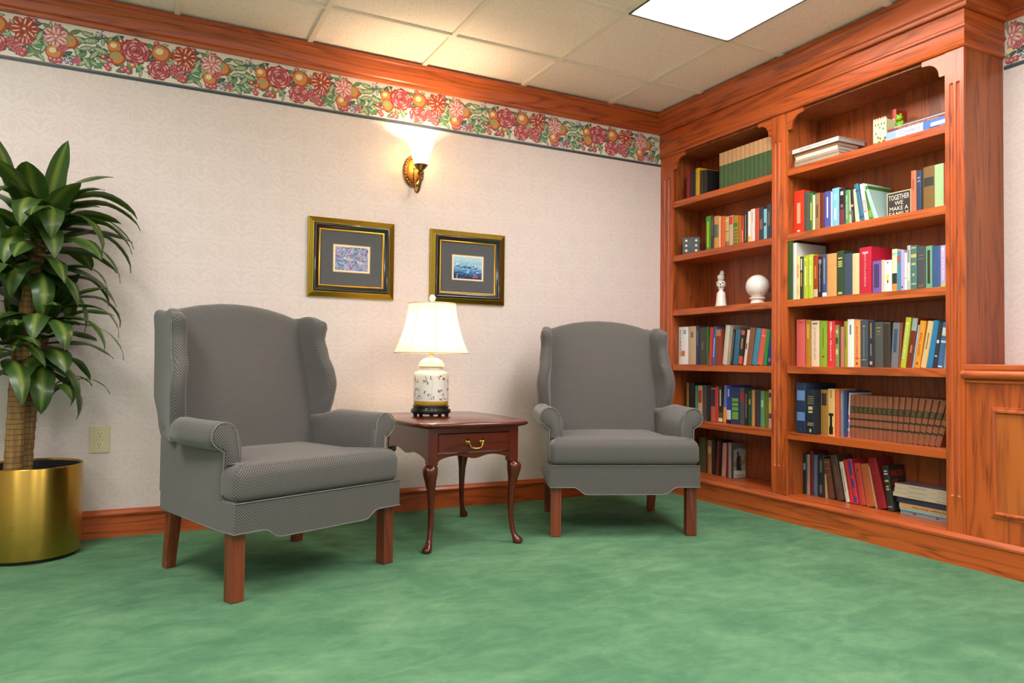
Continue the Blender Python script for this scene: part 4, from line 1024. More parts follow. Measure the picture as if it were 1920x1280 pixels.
for ch in list(CH.children):
    c=ch.copy(); COL.objects.link(c); c.parent=C2
C2.location=(-.9705,-.969,0); C2.rotation_euler=(0,0,math.radians(-22.6))
setp(C2,'grey woven wingback armchair between the side table and the bookcase','armchair','pair of wing chairs')
# ---------------------------------------------------------------- side table
TB=empty('side_table',(-1.69,-.55,0),0,'small cherry wood side table with one drawer and cabriole legs, under the lamp','table')
def tb(n,mb,mat,**k): return build(n,mb,mat,TB,local=False,**k)
TZ=.546
def topo(e):
    # outline of the top: bowed sides and front with clipped corners
    x0,x1,y0,y1=-1.945,-1.437,-.90,-.215; p=[]
    def edge(a,b,bow,n=12):
        a=Vector(a);b=Vector(b);d=(b-a); nn=Vector((d.y,-d.x)).normalized()
        return [a+d*(k/n)+nn*bow*(1-(2*k/n-1)**2) for k in range(n+1)]
    c=.022
    p+=edge((x0+c+.025,y0),(x1-c-.025,y0),.012)
    p+=edge((x1,y0+c),(x1,y1-c),.035)
    p+=edge((x1-c-.025,y1),(x0+c+.025,y1),.01)
    p+=edge((x0,y1-c),(x0,y0+c),.035)
    cx,cy=(x0+x1)/2,(y0+y1)/2
    return [(cx+(q.x-cx)*(1-e/.25),cy+(q.y-cy)*(1-e/.34)) for q in p]
m=MB(); m.loft([[(x,y,z) for x,y in topo(e)] for e,z in ((.02,TZ-.024),(.012,TZ-.022),(.006,TZ-.017),(.001,TZ-.013),(0,TZ-.009),(.002,TZ-.004),(.008,TZ-.0015),(.011,TZ))])
tb('table_top',m,CHERRYX,smooth=50)
x0,x1,y0,y1=-1.905,-1.477,-.86,-.255; zb=.365; zt=TZ-.0235
LEGS=[(x0+.022,y0+.022),(x1-.022,y0+.022),(x1-.022,y1-.022),(x0+.022,y1-.022)]
def apron(L,n=40):
    pts=[(0,zt)]+[(0,zb+.015)]
    for k in range(n+1):
        u=k/n; pts.append((L*u,zb+.012+.032*math.sin(PI*u)**.5 -.022*math.exp(-((u-.5)/.16)**2)))
    return pts+[(L,zt)]
# front is split by the drawer: rails above and below
Lf=x1-x0-.088
m=MB(); m.prism([(x0+.044+a,min(b,.412)) for a,b in apron(Lf)],1,y0+.004,y0+.022); tb('front_apron',m,CHERRYX)
m=MB(); m.box(x0+.0445,x1-.0445,y0+.004,y0+.022,.499,zt); tb('top_rail',m,CHERRYX)
m=MB(); m.prism([(x0+.044+a,b) for a,b in apron(Lf)],1,y1-.022,y1-.004); tb('back_apron',m,CHERRYX)
for xx in (x0,x1-.018):
    Ls=y1-y0-.088; m=MB(); m.prism([(y0+.044+a,b) for a,b in apron(Ls)],0,xx+.003,xx+.016); tb('side_apron',m,WOODS:=CHERRY)
for cx,cy in LEGS:
    sx=1 if cx>-1.69 else -1; sy=1 if cy>-.55 else -1
    m=MB(); m.box(cx-.022,cx+.022,cy-.022,cy+.022,zb+.0,zt)
    tb('corner_block',m,CHERRY,bevel=.003)
    rings=[]
    prof=[(.0,.024,.013,.016),(.006,.026,.015,.02),(.018,.025,.014,.0195),(.032,.018,.009,.0155),(.05,.01,.004,.012),(.09,.002,0,.0115),(.14,-.002,0,.0125),(.20,-.001,0,.0148),(.26,.003,0,.0185),(.300,.009,0,.025),(.328,.012,0,.0315),(.348,.012,0,.033),(.360,.008,0,.028),(.366,0,0,.021)]
    P=[Vector((z,o,f,r)) for z,o,f,r in prof]; n=40
    sm=smooth_curve([Vector(p) for p in prof],n) if False else None
    def lerp(z):
        for a,b in zip(prof[:-1],prof[1:]):
            if z<=b[0]:
                t=(z-a[0])/(b[0]-a[0]); return [a[i]+(b[i]-a[i])*t for i in range(4)]
        return prof[-1]
    for z in [.0005]+[.366*k/44 for k in range(1,45)]:
        _,o,f,r=lerp(z); a=(o+f*.3)*.7071
        rings.append([(cx+sx*a+r*(1+(.35 if z<.03 else .0)*max(0,math.cos(q-math.atan2(sy,sx))))*math.cos(q),cy+sy*a+r*(1+(.35 if z<.03 else 0)*max(0,math.cos(q-math.atan2(sy,sx))))*math.sin(q),z) for q in [2*PI*k/18 for k in range(18)]])
    m=MB(); m.loft(rings); tb('cabriole_leg',m,CHERRY,smooth=180)
dx0,dx1=x0+.047,x1-.047
DR=empty('drawer',(0,0,0)); DR.parent=TB; DR.matrix_parent_inverse=Matrix.Translation(TB.location).inverted()
m=MB(); m.box(dx0,dx1,y0+.001,y0+.30,.4155,.496)
def drp(n,mb,mat,par,**k):
    o=build(n,mb,mat,par,**k); return o
drp('drawer_box',m,CHERRYX,DR,bevel=.002)
m=MB()
for q in ((dx0-.002,dx1+.002,.4155,.4185),(dx0-.002,dx1+.002,.493,.496),(dx0-.002,dx0+.001,.4155,.496),(dx1-.001,dx1+.002,.4155,.496)): m.box(q[0],q[1],y0-.0015,y0+.002,q[2],q[3])
drp('drawer_bead',m,CHERRYX,DR,bevel=.001)
hx,hy,hz=(dx0+dx1)/2,y0+.0005,.46
HN=empty('handle',(0,0,0))
m=MB()
for s in (-.034,.034):
    st=len(m.v); m.lathe([(0,0),(.0125,0),(.0115,.003),(.007,.0045),(.006,.008),(.0085,.012),(.006,.0165),(0,.018)],n=24); m.transform(Matrix.Translation((hx+s,hy,hz))@Matrix.Rotation(PI/2,4,'X'),st)
m.tube(smooth_curve([(hx-.034,hy-.014,hz),(hx-.029,hy-.018,hz-.012),(hx-.024,hy-.019,hz-.022),(hx-.01,hy-.02,hz-.027),(hx,hy-.02,hz-.0275),(hx+.01,hy-.02,hz-.027),(hx+.024,hy-.019,hz-.022),(hx+.029,hy-.018,hz-.012),(hx+.034,hy-.014,hz)],28),[.0022+.0016*math.sin(PI*k/27)**2 for k in range(28)],8)
bpy.data.objects.remove(HN)
o=build('handle',m,BRASS,DR,smooth=60); setp(o,'curved brass drop handle on the drawer')
# ---------------------------------------------------------------- table lamp
LX,LY=-1.752,-.478
LM=empty('table_lamp',(LX,LY,TZ),0,'lit porcelain ginger jar table lamp with cream bell shade on the side table','lamp')
m=MB(); 
m.lathe([(0,.012),(.085,.012),(.094,.017),(.0965,.025),(.093,.035),(.085,.037),(.084,.041),(.088,.044),(.088,.049),(.082,.053),(0,.053)],n=48)
for k in range(5):
    a=2*PI*k/5+.62; m.lathe([(0,.0003),(.0085,.0003),(.010,.004),(.009,.009),(.012,.014),(0,.014)],c=(.078*math.cos(a),.078*math.sin(a),0),n=12)
build('wooden_base',m,BLACK,LM,smooth=50)
def jarmat():
    t=NT('painted_porcelain'); c=t.coord(); sp=t.n('ShaderNodeSeparateXYZ',{0:c}); z=sp.outputs[2]
    band=t.math('MULTIPLY',t.math('GREATER_THAN',z,.054),t.math('LESS_THAN',z,.073))
    cr=t.n('ShaderNodeTexVoronoi',{'Vector':c,'Scale':75.0},feature='DISTANCE_TO_EDGE').outputs[0]
    cr=t.math('LESS_THAN',cr,.035)
    col=t.mix(t.math('MULTIPLY',cr,.1),'dedcd6','8c8478')
    col=t.mix(band,col,t.mix(t.noise(c,90,2),'a8801c','d8b038')); t.base(col); t.set(Roughness=.18,Coat_Weight=.6); return t.m
JAR=jarmat(); CRM=plain('efe6cc',.2,coat=.5,var=.03)
lob=lambda a,z:1+.018*abs(math.cos(3*a+.4))-.018
m=MB(); m.lathe([(.080,.053),(.083,.056),(.084,.075),(.084,.19),(.083,.2),(.078,.209),(.068,.216),(.058,.219),(.055,.2215),(.055,.232)],n=72,fn=lob); jb=m
rb2=random.Random(3); mm={c:MB() for c in ('7c6a34','50607c','9c5058','b8aeb4','4a4438')}
def onjar(a,z,c,pts):
    q=[]
    for u,v in pts:
        aa=a+u/.084; q.append((.0846*lob(aa,0)*math.cos(aa),.0846*lob(aa,0)*math.sin(aa),z+v))
    mm[c].poly(q)
def jleaf(a,z,s,ang,c):
    ca,sa=math.cos(ang),math.sin(ang); onjar(a,z,c,[(x*s*ca-y*s*sa,x*s*sa+y*s*ca) for x,y in ((0,0),(.4,.22),(1,0),(.4,-.22))])
for k in range(8):
    a0=2*PI*k/8+.3; px,pz=a0,.075; an=1.3
    for i in range(14):
        nx=px+.008*math.cos(an)/.084; nz=pz+.0085*math.sin(an)
        if nz>.185: break
        dxx=(nx-px)*.084; onjar(px,pz,'b8aeb4',[(0,0),(.0016,0),(dxx+.0014,nz-pz),(dxx,nz-pz)])
        px,pz=nx,nz; an+=rb2.uniform(-.3,.3)
    for j in range(7):
        aa=a0+rb2.uniform(-.28,.28); zz=rb2.choice([.09,.1,.125,.165,.18,.19])+rb2.uniform(-.008,.008); zz=min(zz,.188)
        for i in range(4): jleaf(aa,zz,.0105,rb2.uniform(0,6.28),'7c6a34')
    jleaf(a0+.5,.12,.016,1.0+k,'50607c'); jleaf(a0+.5,.12,.012,2.2+k,'4a4438')
    for j in range(5): jleaf(a0+rb2.uniform(-.35,.35),.078+rb2.uniform(0,.006),.008,rb2.uniform(.3,2.8),'4a4438' if j%2 else '9c5058')
    for j in range(3): jleaf(a0+.15,.082+.01*j,.007,1.6+j,'9c5058')
for q,(c,b_) in enumerate(mm.items()): jb.add(b_,q+1)
build('jar_body',jb,[JAR]+[plain(c,.3) for c in mm],LM,smooth=60)
m=MB(); m.lathe([(.055,.2325),(.062,.2345),(.066,.238),(.062,.242),(.060,.250),(.052,.262),(.040,.271),(.024,.277),(.010,.279),(0,.279)],n=60,fn=lob); build('jar_lid',m,CRM,LM,smooth=60)
m=MB(); m.lathe([(.009,.279),(.0105,.284),(.007,.288),(.007,.296),(.011,.300),(.0095,.312),(.0095,.33),(.0,.33)],n=20); build('socket',m,BRASS,LM,smooth=50)
bulb=NT('frosted_bulb'); bulb.base((1,.9,.75,1)); bulb.set(Emission_Color=(1,.78,.52,1),Emission_Strength=LAMP_W*16.0)
m=MB(); m.lathe([(0,.33),(.012,.332),(.015,.345),(.027,.37),(.031,.392),(.026,.414),(.013,.426),(.0,.43)],n=24); build('bulb',m,bulb.m,LM,smooth=180)
m=MB(); m.tube([(0,.036,.335),(0,.05,.38),(0,.045,.46),(0,.0,.535)],.0018,6); m.tube([(0,-.036,.335),(0,-.05,.38),(0,-.045,.46),(0,.0,.535)],.0018,6); m.tube([(0,-.036,.335),(0,.036,.335)],.0018,6)
build('harp',m,BRASS,LM,smooth=180)
def shademat(name,c,mixv,gl=0):
    t=NT(name); tr=t.n('ShaderNodeBsdfTranslucent',{'Color':c}); df=t.n('ShaderNodeBsdfDiffuse',{'Color':c})
    mx=t.n('ShaderNodeMixShader',{0:mixv,1:df.outputs[0],2:tr.outputs[0]}); t.link(mx.outputs[0],t.out.inputs[0]); return t.m
SH=shademat('silk_shade',(.86,.77,.62,1),.36)
prof=[(.178,.302),(.171,.315),(.158,.345),(.143,.385),(.130,.43),(.121,.47),(.115,.51),(.113,.536)]
sc=lambda a,z:1-.012*abs(math.sin(4*a+.9))**.5*0+.012*(abs(math.cos(4*a+.9))-1)
m=MB(); m.lathe(prof,n=96,fn=sc,cap=False); build('lamp_shade',m,SH,LM,smooth=180)
TR=plain('e8dcc0',.6)
m=MB()
for r,z,rr in ((.1785,.3015,.0035),(.1135,.537,.003)):
    m.loft([[((r*sc(a,0)+rr*math.cos(q))*math.cos(a),(r*sc(a,0)+rr*math.cos(q))*math.sin(a),z+rr*math.sin(q)) for q in [2*PI*j/8 for j in range(8)]] for a in [2*PI*k/72 for k in range(73)]],False,False)
build('shade_trim',m,TR,LM,smooth=180)
m=MB()
for k in range(8):
    a=(PI*k-.9)/4
    a=(k*PI/4)-.9/4
    m.tube([((r*sc(a,0)+.001)*math.cos(a),(r*sc(a,0)+.001)*math.sin(a),z) for r,z in prof],.0016,6)
build('shade_seam',m,TR,LM,smooth=180)
m=MB(); m.tube([(0,-.113,.536),(0,.113,.536)],.0015,6); m.lathe([(0,.536),(.006,.537),(.006,.541),(.0035,.543),(.0035,.549)],n=16); build('shade_spider',m,BRASS,LM,smooth=60)
m=MB(); m.lathe([(.016*math.sin(PI*k/12)*1.0,.566-.017*math.cos(PI*k/12)) for k in range(13)],n=24); build('finial',m,plain('f2ead8',.25,coat=.5,var=.02),LM,smooth=180)
# ---------------------------------------------------------------- wall sconce
SX,SZ=-1.692,1.838
SC=empty('wall_sconce',(SX,0,SZ),0,'lit bronze wall sconce with frosted uplight glass above the two pictures','sconce')
m=MB(); rings=[]
for k,(e,y) in enumerate([(1.0,-.0008),(1.0,-.007),(.96,-.012),(.90,-.014),(.84,-.017),(.78,-.014),(.72,-.009),(.68,-.009)]):
    rings.append([((.060*e*(1+(.025*math.cos(16*a) if k in(1,2) else 0)))*math.cos(a),y,(.088*e*(1+(.02*math.cos(16*a) if k in (1,2) else 0)))*math.sin(a)) for a in [2*PI*j/96 for j in range(96)]])
m.loft(rings); build('back_plate',m,BRONZE,SC,smooth=50)
m=MB()
for j in range(26):
    a=2*PI*j/26; b=ico(.0062,(.0515*math.cos(a),-.0155,.076*math.sin(a)),1,(1,.8,1.25)); n0=len(m.v); m.v+=b.v; m.uv+=b.uv; m.mi+=b.mi; m.f+=[tuple(i+n0 for i in f) for f in b.f]
build('acanthus_rim',m,metal('gilded_bronze','8c7444',.4),SC,smooth=180)
m=MB(); rings=[[(.042*math.cos(t)*math.cos(a),-.009-.014*math.sin(t),.062*math.cos(t)*math.sin(a)) for a in [2*PI*j/48 for j in range(48)]] for t in [PI/2*k/8 for k in range(8)]]
m.loft(rings); build('center_boss',m,metal('copper_boss','c07c38',.42),SC,smooth=180)
m=MB(); m.tube(smooth_curve([(0,-.018,.012),(0,-.028,-.02),(0,-.036,-.075),(0,-.048,-.112),(0,-.068,-.125),(0,-.093,-.116),(0,-.114,-.085),(0,-.122,-.05),(0,-.12,-.03)],36),[.0074-.0015*abs(k-18)/18 for k in range(36)],10); m.lathe([(0,-.004),(.008,-.004),(.008,.004),(0,.004)],c=(0,-.022,.014),n=14)
build('arm',m,BRONZE,SC,smooth=60)
m=MB(); m.lathe([(0,-.052),(.008,-.05),(.013,-.042),(.015,-.034),(.012,-.027),(.009,-.024),(.012,-.019),(.024,-.010),(.033,.002),(.0375,.008),(.0375,.0115),(.034,.0125),(.028,.007),(0,.004)],c=(0,-.12,0),n=36,fn=lambda a,z:1+(.12*abs(math.sin(5*a)) if -.048<z<-.028 else 0))
build('cup',m,BRONZE,SC,smooth=50)
GL=shademat('alabaster_glass',(.95,.8,.55,1),.6)
m=MB(); m.lathe([(.029,.010),(.038,.03),(.045,.055),(.052,.08),(.060,.105),(.069,.127),(.074,.137)],c=(0,-.12,0),n=48,fn=lambda a,z:1+.03*math.cos(8*a)*max(0,z-.06)/.08,cap=False); build('glass_shade',m,GL,SC,smooth=180)
bulb2=NT('sconce_bulb'); bulb2.base((1,.9,.75,1)); bulb2.set(Emission_Color=(1,.76,.48,1),Emission_Strength=SCONCE_W*30.0)
m=MB(); m.lathe([(0,.02),(.010,.022),(.012,.035),(.021,.06),(.024,.078),(.019,.096),(.0,.106)],c=(0,-.12,0),n=20); build('bulb',m,bulb2.m,SC,smooth=180)
# ---------------------------------------------------------------- framed pictures
def rect_loft(mb,prof,w,h,mi=0):
    # prof: (inset, out) ; frame around a w x h rectangle centred on 0 in xz
    rings=[]
    for sx,sz in ((-1,-1),(1,-1),(1,1),(-1,1),(-1,-1)):
        rings.append([(sx*(w/2-i),-o,sz*(h/2-i)) for i,o in prof])
    mb.loft(rings,False,False,closed=False,mi=mi)
BLKL=plain('1c1814',.25,coat=.6,var=.05); MAT=plain('55575c',.8); GLIP=metal('gold_lip','c49a3c',.35); CRMAT=plain('efe6d6',.7)
def picture(x0,x1,z0,z1,kind,label):
    w=x1-x0;h=z1-z0; R=empty('framed_picture',((x0+x1)/2,-.0005,(z0+z1)/2),0,label,'picture','pair of framed fish prints')
    prof=[(0,0),(0,.012)]
    for k in range(5):
        a=.0015+k*.0053; prof+=[(a,.0155+k*.0014),(a+.0026,.0165+k*.0014),(a+.004,.0125+k*.0014)]
    prof+=[(.0285,.018)]
    m=MB(); rect_loft(m,prof,w,h); build('ridged_gold_frame',m,GOLDF,R,smooth=20)
    m=MB(); rect_loft(m,[(.0285,.017),(.030,.023),(.034,.026),(.039,.025),(.045,.019),(.050,.015),(.056,.013)],w,h); build('black_frame',m,BLKL,R,smooth=60)
    m=MB(); rect_loft(m,[(.056,.013),(.058,.0145),(.063,.013),(.066,.007)],w,h); build('gold_lip',m,GLIP,R,smooth=60)
    m=MB(); m.box(-w/2+.06,w/2-.06,-.0065,-.001,-h/2+.06,h/2-.06); build('grey_mat',m,MAT,R)
    aw,ah=.0985,.0725
    m=MB(); rect_loft(m,[(0,.0066),(.0,.0078),(.0035,.0078),(.0035,.0066)],aw*2,ah*2); build('gold_fillet',m,GLIP,R)
    m=MB(); m.box(-aw+.0035,aw-.0035,-.0072,-.0066,-ah+.0035,ah-.0035); build('inner_mat',m,CRMAT,R)
    w2,h2=.0865,.0615; m=MB(); m.box(-w2,w2,-.0078,-.0072,-h2,h2)
    t=NT('reef_print' if kind==0 else 'sea_print'); c=t.coord(); 
    if kind==0:
        a=t.noise(t.mapping(c,(1,1,1.8),rot=(0,.6,0)),22,4,.6,2.5); col=t.ramp(a,[(.28,'1c2434'),(.38,'5c5488'),(.45,'9c88b8'),(.5,'c8bcd8'),(.55,'4c98b8'),(.62,'2c6c94'),(.7,'3c8458')])
        b=t.noise(c,30,3,.5,1.5); k=t.n('ShaderNodeMapRange',{0:b,1:.62,2:.66}).outputs[0]; col=t.mix(k,col,'d88c84')
    else:
        sp=t.n('ShaderNodeSeparateXYZ',{0:c}); a=t.noise(t.mapping(c,(.6,1,1.6)),26,4,.6,1.5)
        g=t.math('MULTIPLY_ADD',sp.outputs[2],5.5,a); col=t.ramp(g,[(.2,'18305c'),(.34,'2c68a8'),(.44,'5898c8'),(.56,'8cc0dc'),(.75,'b0d4e4')])
        b=t.noise(c,34,3,.5,1.5); k=t.n('ShaderNodeMapRange',{0:b,1:.6,2:.66}).outputs[0]; col=t.mix(k,col,'d8e4ec')
    t.base(col); t.set(Roughness=.3)
    # fish
    fm=MB(); fs=MB()
    def fish(x,z,s,fl,striped=True,ang=0):
        ca,sa=math.cos(ang),math.sin(ang)
        def P(u,v,y=-.0082): return (x+s*(u*fl*ca-v*sa),y,z+s*(u*fl*sa+v*ca))
        fm.poly([P(1,0),P(.6,.33),(P(0,.42)),P(-.6,.16),P(-1,.34),P(-.9,0),P(-1,-.34),P(-.6,-.16),P(0,-.42),P(.6,-.33)])
        if striped:
            for u in (-.5,-.15,.2,.55): fs.poly([P(u,.36,-.0085),P(u+.13,.34,-.0085),P(u+.13,-.34,-.0085),P(u,-.36,-.0085)])
    if kind==0:
        fish(-.018,.0,.022,1,True,-.15); fish(.048,-.018,.018,1,True,-.1); fish(.0,.040,.012,-1,True,.9)
        m.add(fm,1); m.add(fs,2); build('print',m,[t.m,plain('ece8e4',.4),plain('181418',.4)],R)
    else:
        for x,z,s in ((-.062,.008,.011),(-.022,.004,.014),(.008,.002,.016),(.045,-.002,.012),(-.045,.0,.009)): fish(x,z,s,1,False,-.1)
        m.add(fm,1); c_=MB()
        for x,z,r in ((.045,-.04,.008),(.055,-.048,.006),(.036,-.05,.006),(.05,-.034,.005)): c_.poly([(x+r*math.cos(a),-.0081,z+r*math.sin(a)) for a in [2*PI*k/9 for k in range(9)]])
        m.add(c_,2); build('print',m,[t.m,plain('24487c',.4),plain('b8587c',.5)],R)
picture(-2.251,-1.7965,1.1305,1.5395,0,'gold and black framed print of striped reef fish, left of the pair')
picture(-1.5905,-1.1345,1.1300,1.5355,1,'gold and black framed print of small blue fish, right of the pair, behind lamp')
# ---------------------------------------------------------------- outlet
OU=empty('wall_outlet',(-3.152,0,.439),0,'ivory double electrical outlet low on the wall between plant and armchair','outlet')
IV=plain('dccfa4',.35)
m=MB(); m.box(-.040,.040,-.006,-.0002,-.060,.060); build('cover_plate',m,IV,OU,bevel=.002)
for z in (-.023,.023):
    m=MB(); m.loft([[(.0165*math.cos(a)*e,y,z+max(-.0135,min(.0135,.0165*math.sin(a)))*e) for a in [2*PI*k/32 for k in range(32)]] for e,y in ((1,-.006),(1,-.0078),(.95,-.0084))]); o=build('receptacle',m,plain('e4d8b4',.35),OU)
    m=MB()
    for x in (-.006,.006): m.box(x-.001,x+.001,-.0088,-.0083,z-.001,z+.008)
    m.lathe([(0,0),(.0024,0),(.0024,.0004),(0,.0004)],n=10); 
    st=len(m.v)-40
    q=MB(); q.lathe([(.0,-.0002),(.0024,-.0002),(.0024,.0003),(0,.0003)],n=12); q.transform(Matrix.Translation((0,-.0085,z-.007))@Matrix.Rotation(PI/2,4,'X'))
    m=MB()
    for x in (-.006,.006): m.box(x-.001,x+.001,-.0088,-.0083,z-.001,z+.008)
    n0=len(m.v); m.v+=q.v; m.uv+=q.uv; m.mi+=q.mi; m.f+=[tuple(i+n0 for i in f) for f in q.f]
    build('slots',m,plain('2c2418',.7),o)
q=MB(); q.lathe([(0,0),(.0028,0),(.002,.0012),(0,.0014)],n=14); q.transform(Matrix.Translation((0,-.006,0))@Matrix.Rotation(PI/2,4,'X')); build('screw',q,IV,OU,smooth=50)
# ---------------------------------------------------------------- potted plant
PX,PY=-3.385,-.208
PL_=empty('potted_plant',(PX,PY,0),0,'tall leafy corn plant with two canes in a wide round brass planter','plant')
PR=.184
m=MB(); m.lathe([(PR-.008,.014),(PR-.001,.015),(PR,.02),(PR,.366),(PR-.0015,.369),(PR-.004,.370),(PR-.006,.366),(PR-.006,.03)],n=96,cap=False); build('brass_planter',m,POTB,PL_,smooth=60)
m=MB(); m.lathe([(0,.0005),(PR-.014,.0005),(PR-.012,.016),(0,.016)],n=64); build('planter_foot',m,plain('14100e',.6),PL_,smooth=40)
m=MB(); m.lathe([(PR-.0065,.02),(PR-.0065,.362),(PR-.009,.362),(PR-.009,.30),(0,.302)],n=64); build('planter_liner',m,plain('1a1a20',.6),PL_,smooth=60)
def caneM():
    t=NT('ringed_cane'); c=t.coord(); n=t.noise(t.mapping(c,(1,1,1)),14,3,.6)
    w=t.n('ShaderNodeTexWave',{'Vector':t.mapping(c,(.25,.25,1)),'Scale':14.0,'Distortion':2.5,'Detail':3.0,'Detail Scale':2.0},bands_direction='Z').outputs[1]
    line=t.n('ShaderNodeMapRange',{0:w,1:.0,2:.14,3:1.0,4:0.0}).outputs[0]
    f=t.noise(t.mapping(c,(90,90,5)),1,3,.6)
    col=t.ramp(f,[(.3,'6c4c24'),(.5,'8c6838'),(.7,'a88450')]); col=t.mix(t.math('MULTIPLY',line,.75),col,'4c3418'); t.base(col); t.set(Roughness=.7); t.bump(line,-.5,.003); return t.m
CANE=caneM()
def cane(pts,r0,r1,name='cane'):
    c=smooth_curve(pts,60); rp=random.Random(len(pts)); m=MB()
    m.tube([(p.x,p.y,p.z) for p in c],[r0+(r1-r0)*k/59+.0012*math.sin(k*1.9)+rp.uniform(-.0006,.0006) for k in range(60)],20); build(name,m,CANE,PL_,smooth=180)
def leafM():
    t=NT('striped_leaf'); uv=t.n('ShaderNodeSeparateXYZ',{0:t.coord('UV')}); u=uv.outputs[0]; v=uv.outputs[1]
    d=t.math('ABSOLUTE',t.math('SUBTRACT',u,.5))
    str_=t.noise(t.mapping(t.coord('UV'),(26,1.5,1)),1,3,.6)
    cen=t.n('ShaderNodeMapRange',{0:t.math('MULTIPLY_ADD',str_,.16,d),1:.12,2:.28,3:1.0,4:0.0}).outputs[0]
    col=t.mix(str_,'243f1a','446229'); col=t.mix(t.math('MULTIPLY',cen,.42),col,'98a848')
    ed=t.n('ShaderNodeMapRange',{0:d,1:.0,2:.02,3:1.0,4:0.0}).outputs[0]; col=t.mix(t.math('MULTIPLY',ed,.3),col,'a4b048')
    t.base(col); t.set(Roughness=.38,Coat_Weight=.2,Coat_Roughness=.2,Subsurface_Weight=0.0); t.bump(str_,.25,.002)
    tr=t.n('ShaderNodeBsdfTranslucent',{'Color':t.mix(.5,col,'6c9018')}); mx=t.n('ShaderNodeMixShader',{0:.16,1:t.b.outputs[0],2:tr.outputs[0]}); t.link(mx.outputs[0],t.out.inputs[0])
    return t.m
LEAFM=leafM()
WALLY=-.012
def leaf(mb,base,az,el,L,W,droop,twist=0,fold=.25):
    p=Vector(base); a=el; n=12; rows=[]; d=Vector((math.cos(az),math.sin(az),0))
    for k in range(n+1):
        u=k/n
        w=W*(.28+.72*math.sin(PI*min(1,u*1.15+.08))**.8) if u<.55 else W*math.cos((u-.55)/.45*PI/2)**.75*(.28+.72*math.sin(PI*min(1,.55*1.15+.08))**.8)
        w=max(w,.0006)
        dirv=d*math.cos(a)+Vector((0,0,math.sin(a)))
        side=Vector((-d.y,d.x,0)); nrm=side.cross(dirv)*-1 if False else dirv.cross(side)*-1
        tw=twist*u; s2=side*math.cos(tw)+nrm*math.sin(tw); n2=-side*math.sin(tw)+nrm*math.cos(tw)
        row=[]
        for j,t in enumerate((-1,-.5,0,.5,1)):
            q=p+s2*(w/2*t)+n2*(abs(t)*w/2*fold+.003*math.sin(u*14+t*3)*abs(t))
            wl=WALLY-PY
            if q.y>wl: q.y=wl-(q.y-wl)*.08
            row.append(mb.vert(q,((t+1)/2,u)))
        rows.append(row)
        p=p+dirv*(L/n); a-=droop/n*(.35+1.3*u)
    for r0,r1 in zip(rows[:-1],rows[1:]):
        for j in range(4): mb.face((r0[j],r0[j+1],r1[j+1],r1[j]))
rl=random.Random(21)
def crown(c,n,L0,L1,W,lo,hi,name='leaf_crown',azs=None,dr=(1.3,2.4),zs=.12):
    mb=MB()
    for k in range(n):
        f=k/max(1,n-1); az=k*2.39996+rl.uniform(-.25,.25)
        if azs: az=rl.uniform(*azs)
        el=lo+(hi-lo)*f+rl.uniform(-.1,.1); L=L0+(L1-L0)*rl.random()
        leaf(mb,(c[0]+.012*math.cos(az),c[1]+.012*math.sin(az),c[2]-zs*(1-f)),az,el,L,W*rl.uniform(.85,1.15),rl.uniform(*dr)*(1-.45*f),rl.uniform(-.5,.5),rl.uniform(.15,.45))
    return mb
cane([(-.06,-.03,.28),(-.055,-.03,.55),(-.045,-.02,.85),(-.01,-.01,1.15),(.01,.0,1.36)],.034,.026)
cane([(-.03,.035,.28),(-.022,.04,.5),(-.005,.05,.72),(.02,.06,.90)],.029,.025)
def leafset(spec,name='leaf_crown'):
    mb=MB()
    for c,az,el,L,W,dr,tw in spec: leaf(mb,c,az,el,L,W,dr,tw,rl.uniform(.1,.3))
    build(name,mb,LEAFM,PL_,smooth=180)
# head of the tall cane
m=crown((.01,0,1.39),36,.26,.36,.105,-.4,1.2,dr=(1.7,2.9),zs=.24); build('leaf_crown',m,LEAFM,PL_,smooth=180)
top=(.01,0,1.40)
leafset([((.01,0,1.42),.15,.7,.42,.075,2.2,.4),((.01,0,1.40),-.1,.55,.43,.085,2.1,.2),((.01,0,1.38),.3,.4,.42,.08,2.0,-.3),((.01,0,1.36),-.3,.35,.43,.09,2.1,.3),((.01,0,1.33),.1,.3,.44,.08,2.3,.1),
 ((.01,0,1.37),-.6,.35,.38,.10,2.5,.2),((.01,0,1.30),-.2,.1,.40,.08,2.0,0),((.01,0,1.40),-1.3,.35,.32,.115,2.9,.1),((.01,0,1.40),-1.75,.5,.34,.12,2.8,-.2),((.0,0,1.43),-2.3,.6,.34,.11,2.9,.1),
 ((.03,.0,1.41),-.9,1.32,.31,.085,.45,.5),((-.07,0,1.42),-2.4,1.3,.33,.075,.55,-.3),((-.02,0,1.41),-1.6,1.15,.26,.12,1.4,.1),((.04,0,1.38),-.4,1.1,.28,.085,1.8,-.2),((.0,0,1.34),-1.2,.1,.30,.10,2.2,0),((0,0,1.3),-2.0,.15,.30,.1,2.3,.2)])
# side shoot on the left
m=crown((-.10,-.03,1.22),18,.24,.34,.088,-.1,1.2,azs=(2.0,5.2)); build('leaf_crown',m,LEAFM,PL_,smooth=180)
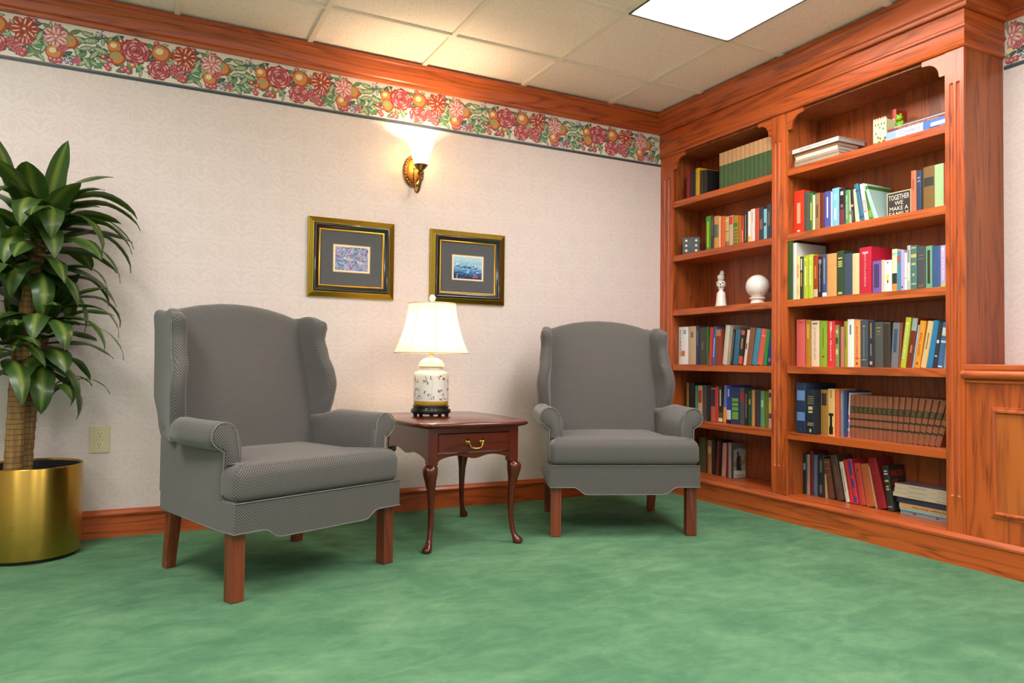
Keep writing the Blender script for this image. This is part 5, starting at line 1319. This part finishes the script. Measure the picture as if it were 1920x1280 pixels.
# middle head
m=crown((.02,.03,1.0),30,.22,.31,.09,-.4,1.1,dr=(1.4,2.6),zs=.24); build('leaf_crown',m,LEAFM,PL_,smooth=180)
leafset([((.04,.0,1.02),.1,.55,.36,.06,2.7,.2),((.04,.0,1.0),-.2,.4,.36,.075,2.5,.2),((.04,.02,.96),-.5,.3,.33,.085,2.4,.2),((.04,.0,.94),-.05,.2,.37,.05,2.1,.0),((.03,.0,.95),-1.1,.25,.28,.1,2.5,.1),((.02,0,.97),-1.6,.3,.27,.1,2.4,.2),
 ((.0,0,.96),-2.2,.3,.32,.1,2.4,.1),((.03,0,1.16),-.1,.5,.30,.06,2.6,.1),((.03,.02,1.13),.3,.4,.32,.065,2.5,.1)])
m=crown((-.09,-.04,.92),12,.22,.32,.085,-.1,1.0,azs=(2.4,5.4)); build('leaf_crown',m,LEAFM,PL_,smooth=180)
# small low shoot
leafset([((.05,.02,.66),-.9,.7,.2,.075,2.9,.1),((.05,.02,.66),-.1,.7,.27,.032,2.3,.1),((.05,.02,.67),.2,.9,.2,.06,2.6,.1),((.05,.02,.64),-1.5,.9,.12,.045,2.0,.1),((-.07,.0,.72),2.9,.6,.14,.05,1.5,.1)])
m=MB(); m.tube([(.02,.05,.60),(.04,.03,.63),(.05,.02,.68)],.007,8); build('green_shoot',m,plain('6c9c28',.5),PL_,smooth=180)
# ---------------------------------------------------------------- ceiling troffers
def troffer(cx,cy,label):
    R=empty('ceiling_light',(cx,cy,H),0,label,'ceiling light'); a,b=.292,.597
    m=MB()
    for q in ((-a-.009,a+.009,-b-.009,-b),(-a-.009,a+.009,b,b+.009),(-a-.009,-a,-b,b),(a,a+.009,-b,b)): m.box(q[0],q[1],q[2],q[3],-.004,.011)
    build('light_frame',m,plain('4c5048',.5),R)
    m=MB(); m.box(-a+.001,a-.001,-b+.001,b-.001,.004,.009); build('lens',m,DIFF,R); return R
cx0=-.4411-T/2; cy0=-.4626-T*2
troffer(cx0,cy0,'bright white recessed ceiling light panel near the bookcase')
for i,(x,y) in enumerate(((cx0-5*T,cy0),(cx0-T,cy0-3*T),(cx0-3*T,cy0-3*T),(cx0-7*T,cy0-3*T))):
    R=troffer(x,y,['ceiling light panel outside the picture above the plant side','ceiling light panel outside the picture, right of the camera','ceiling light panel outside the picture, above the camera','ceiling light panel outside the picture, far left'][i])
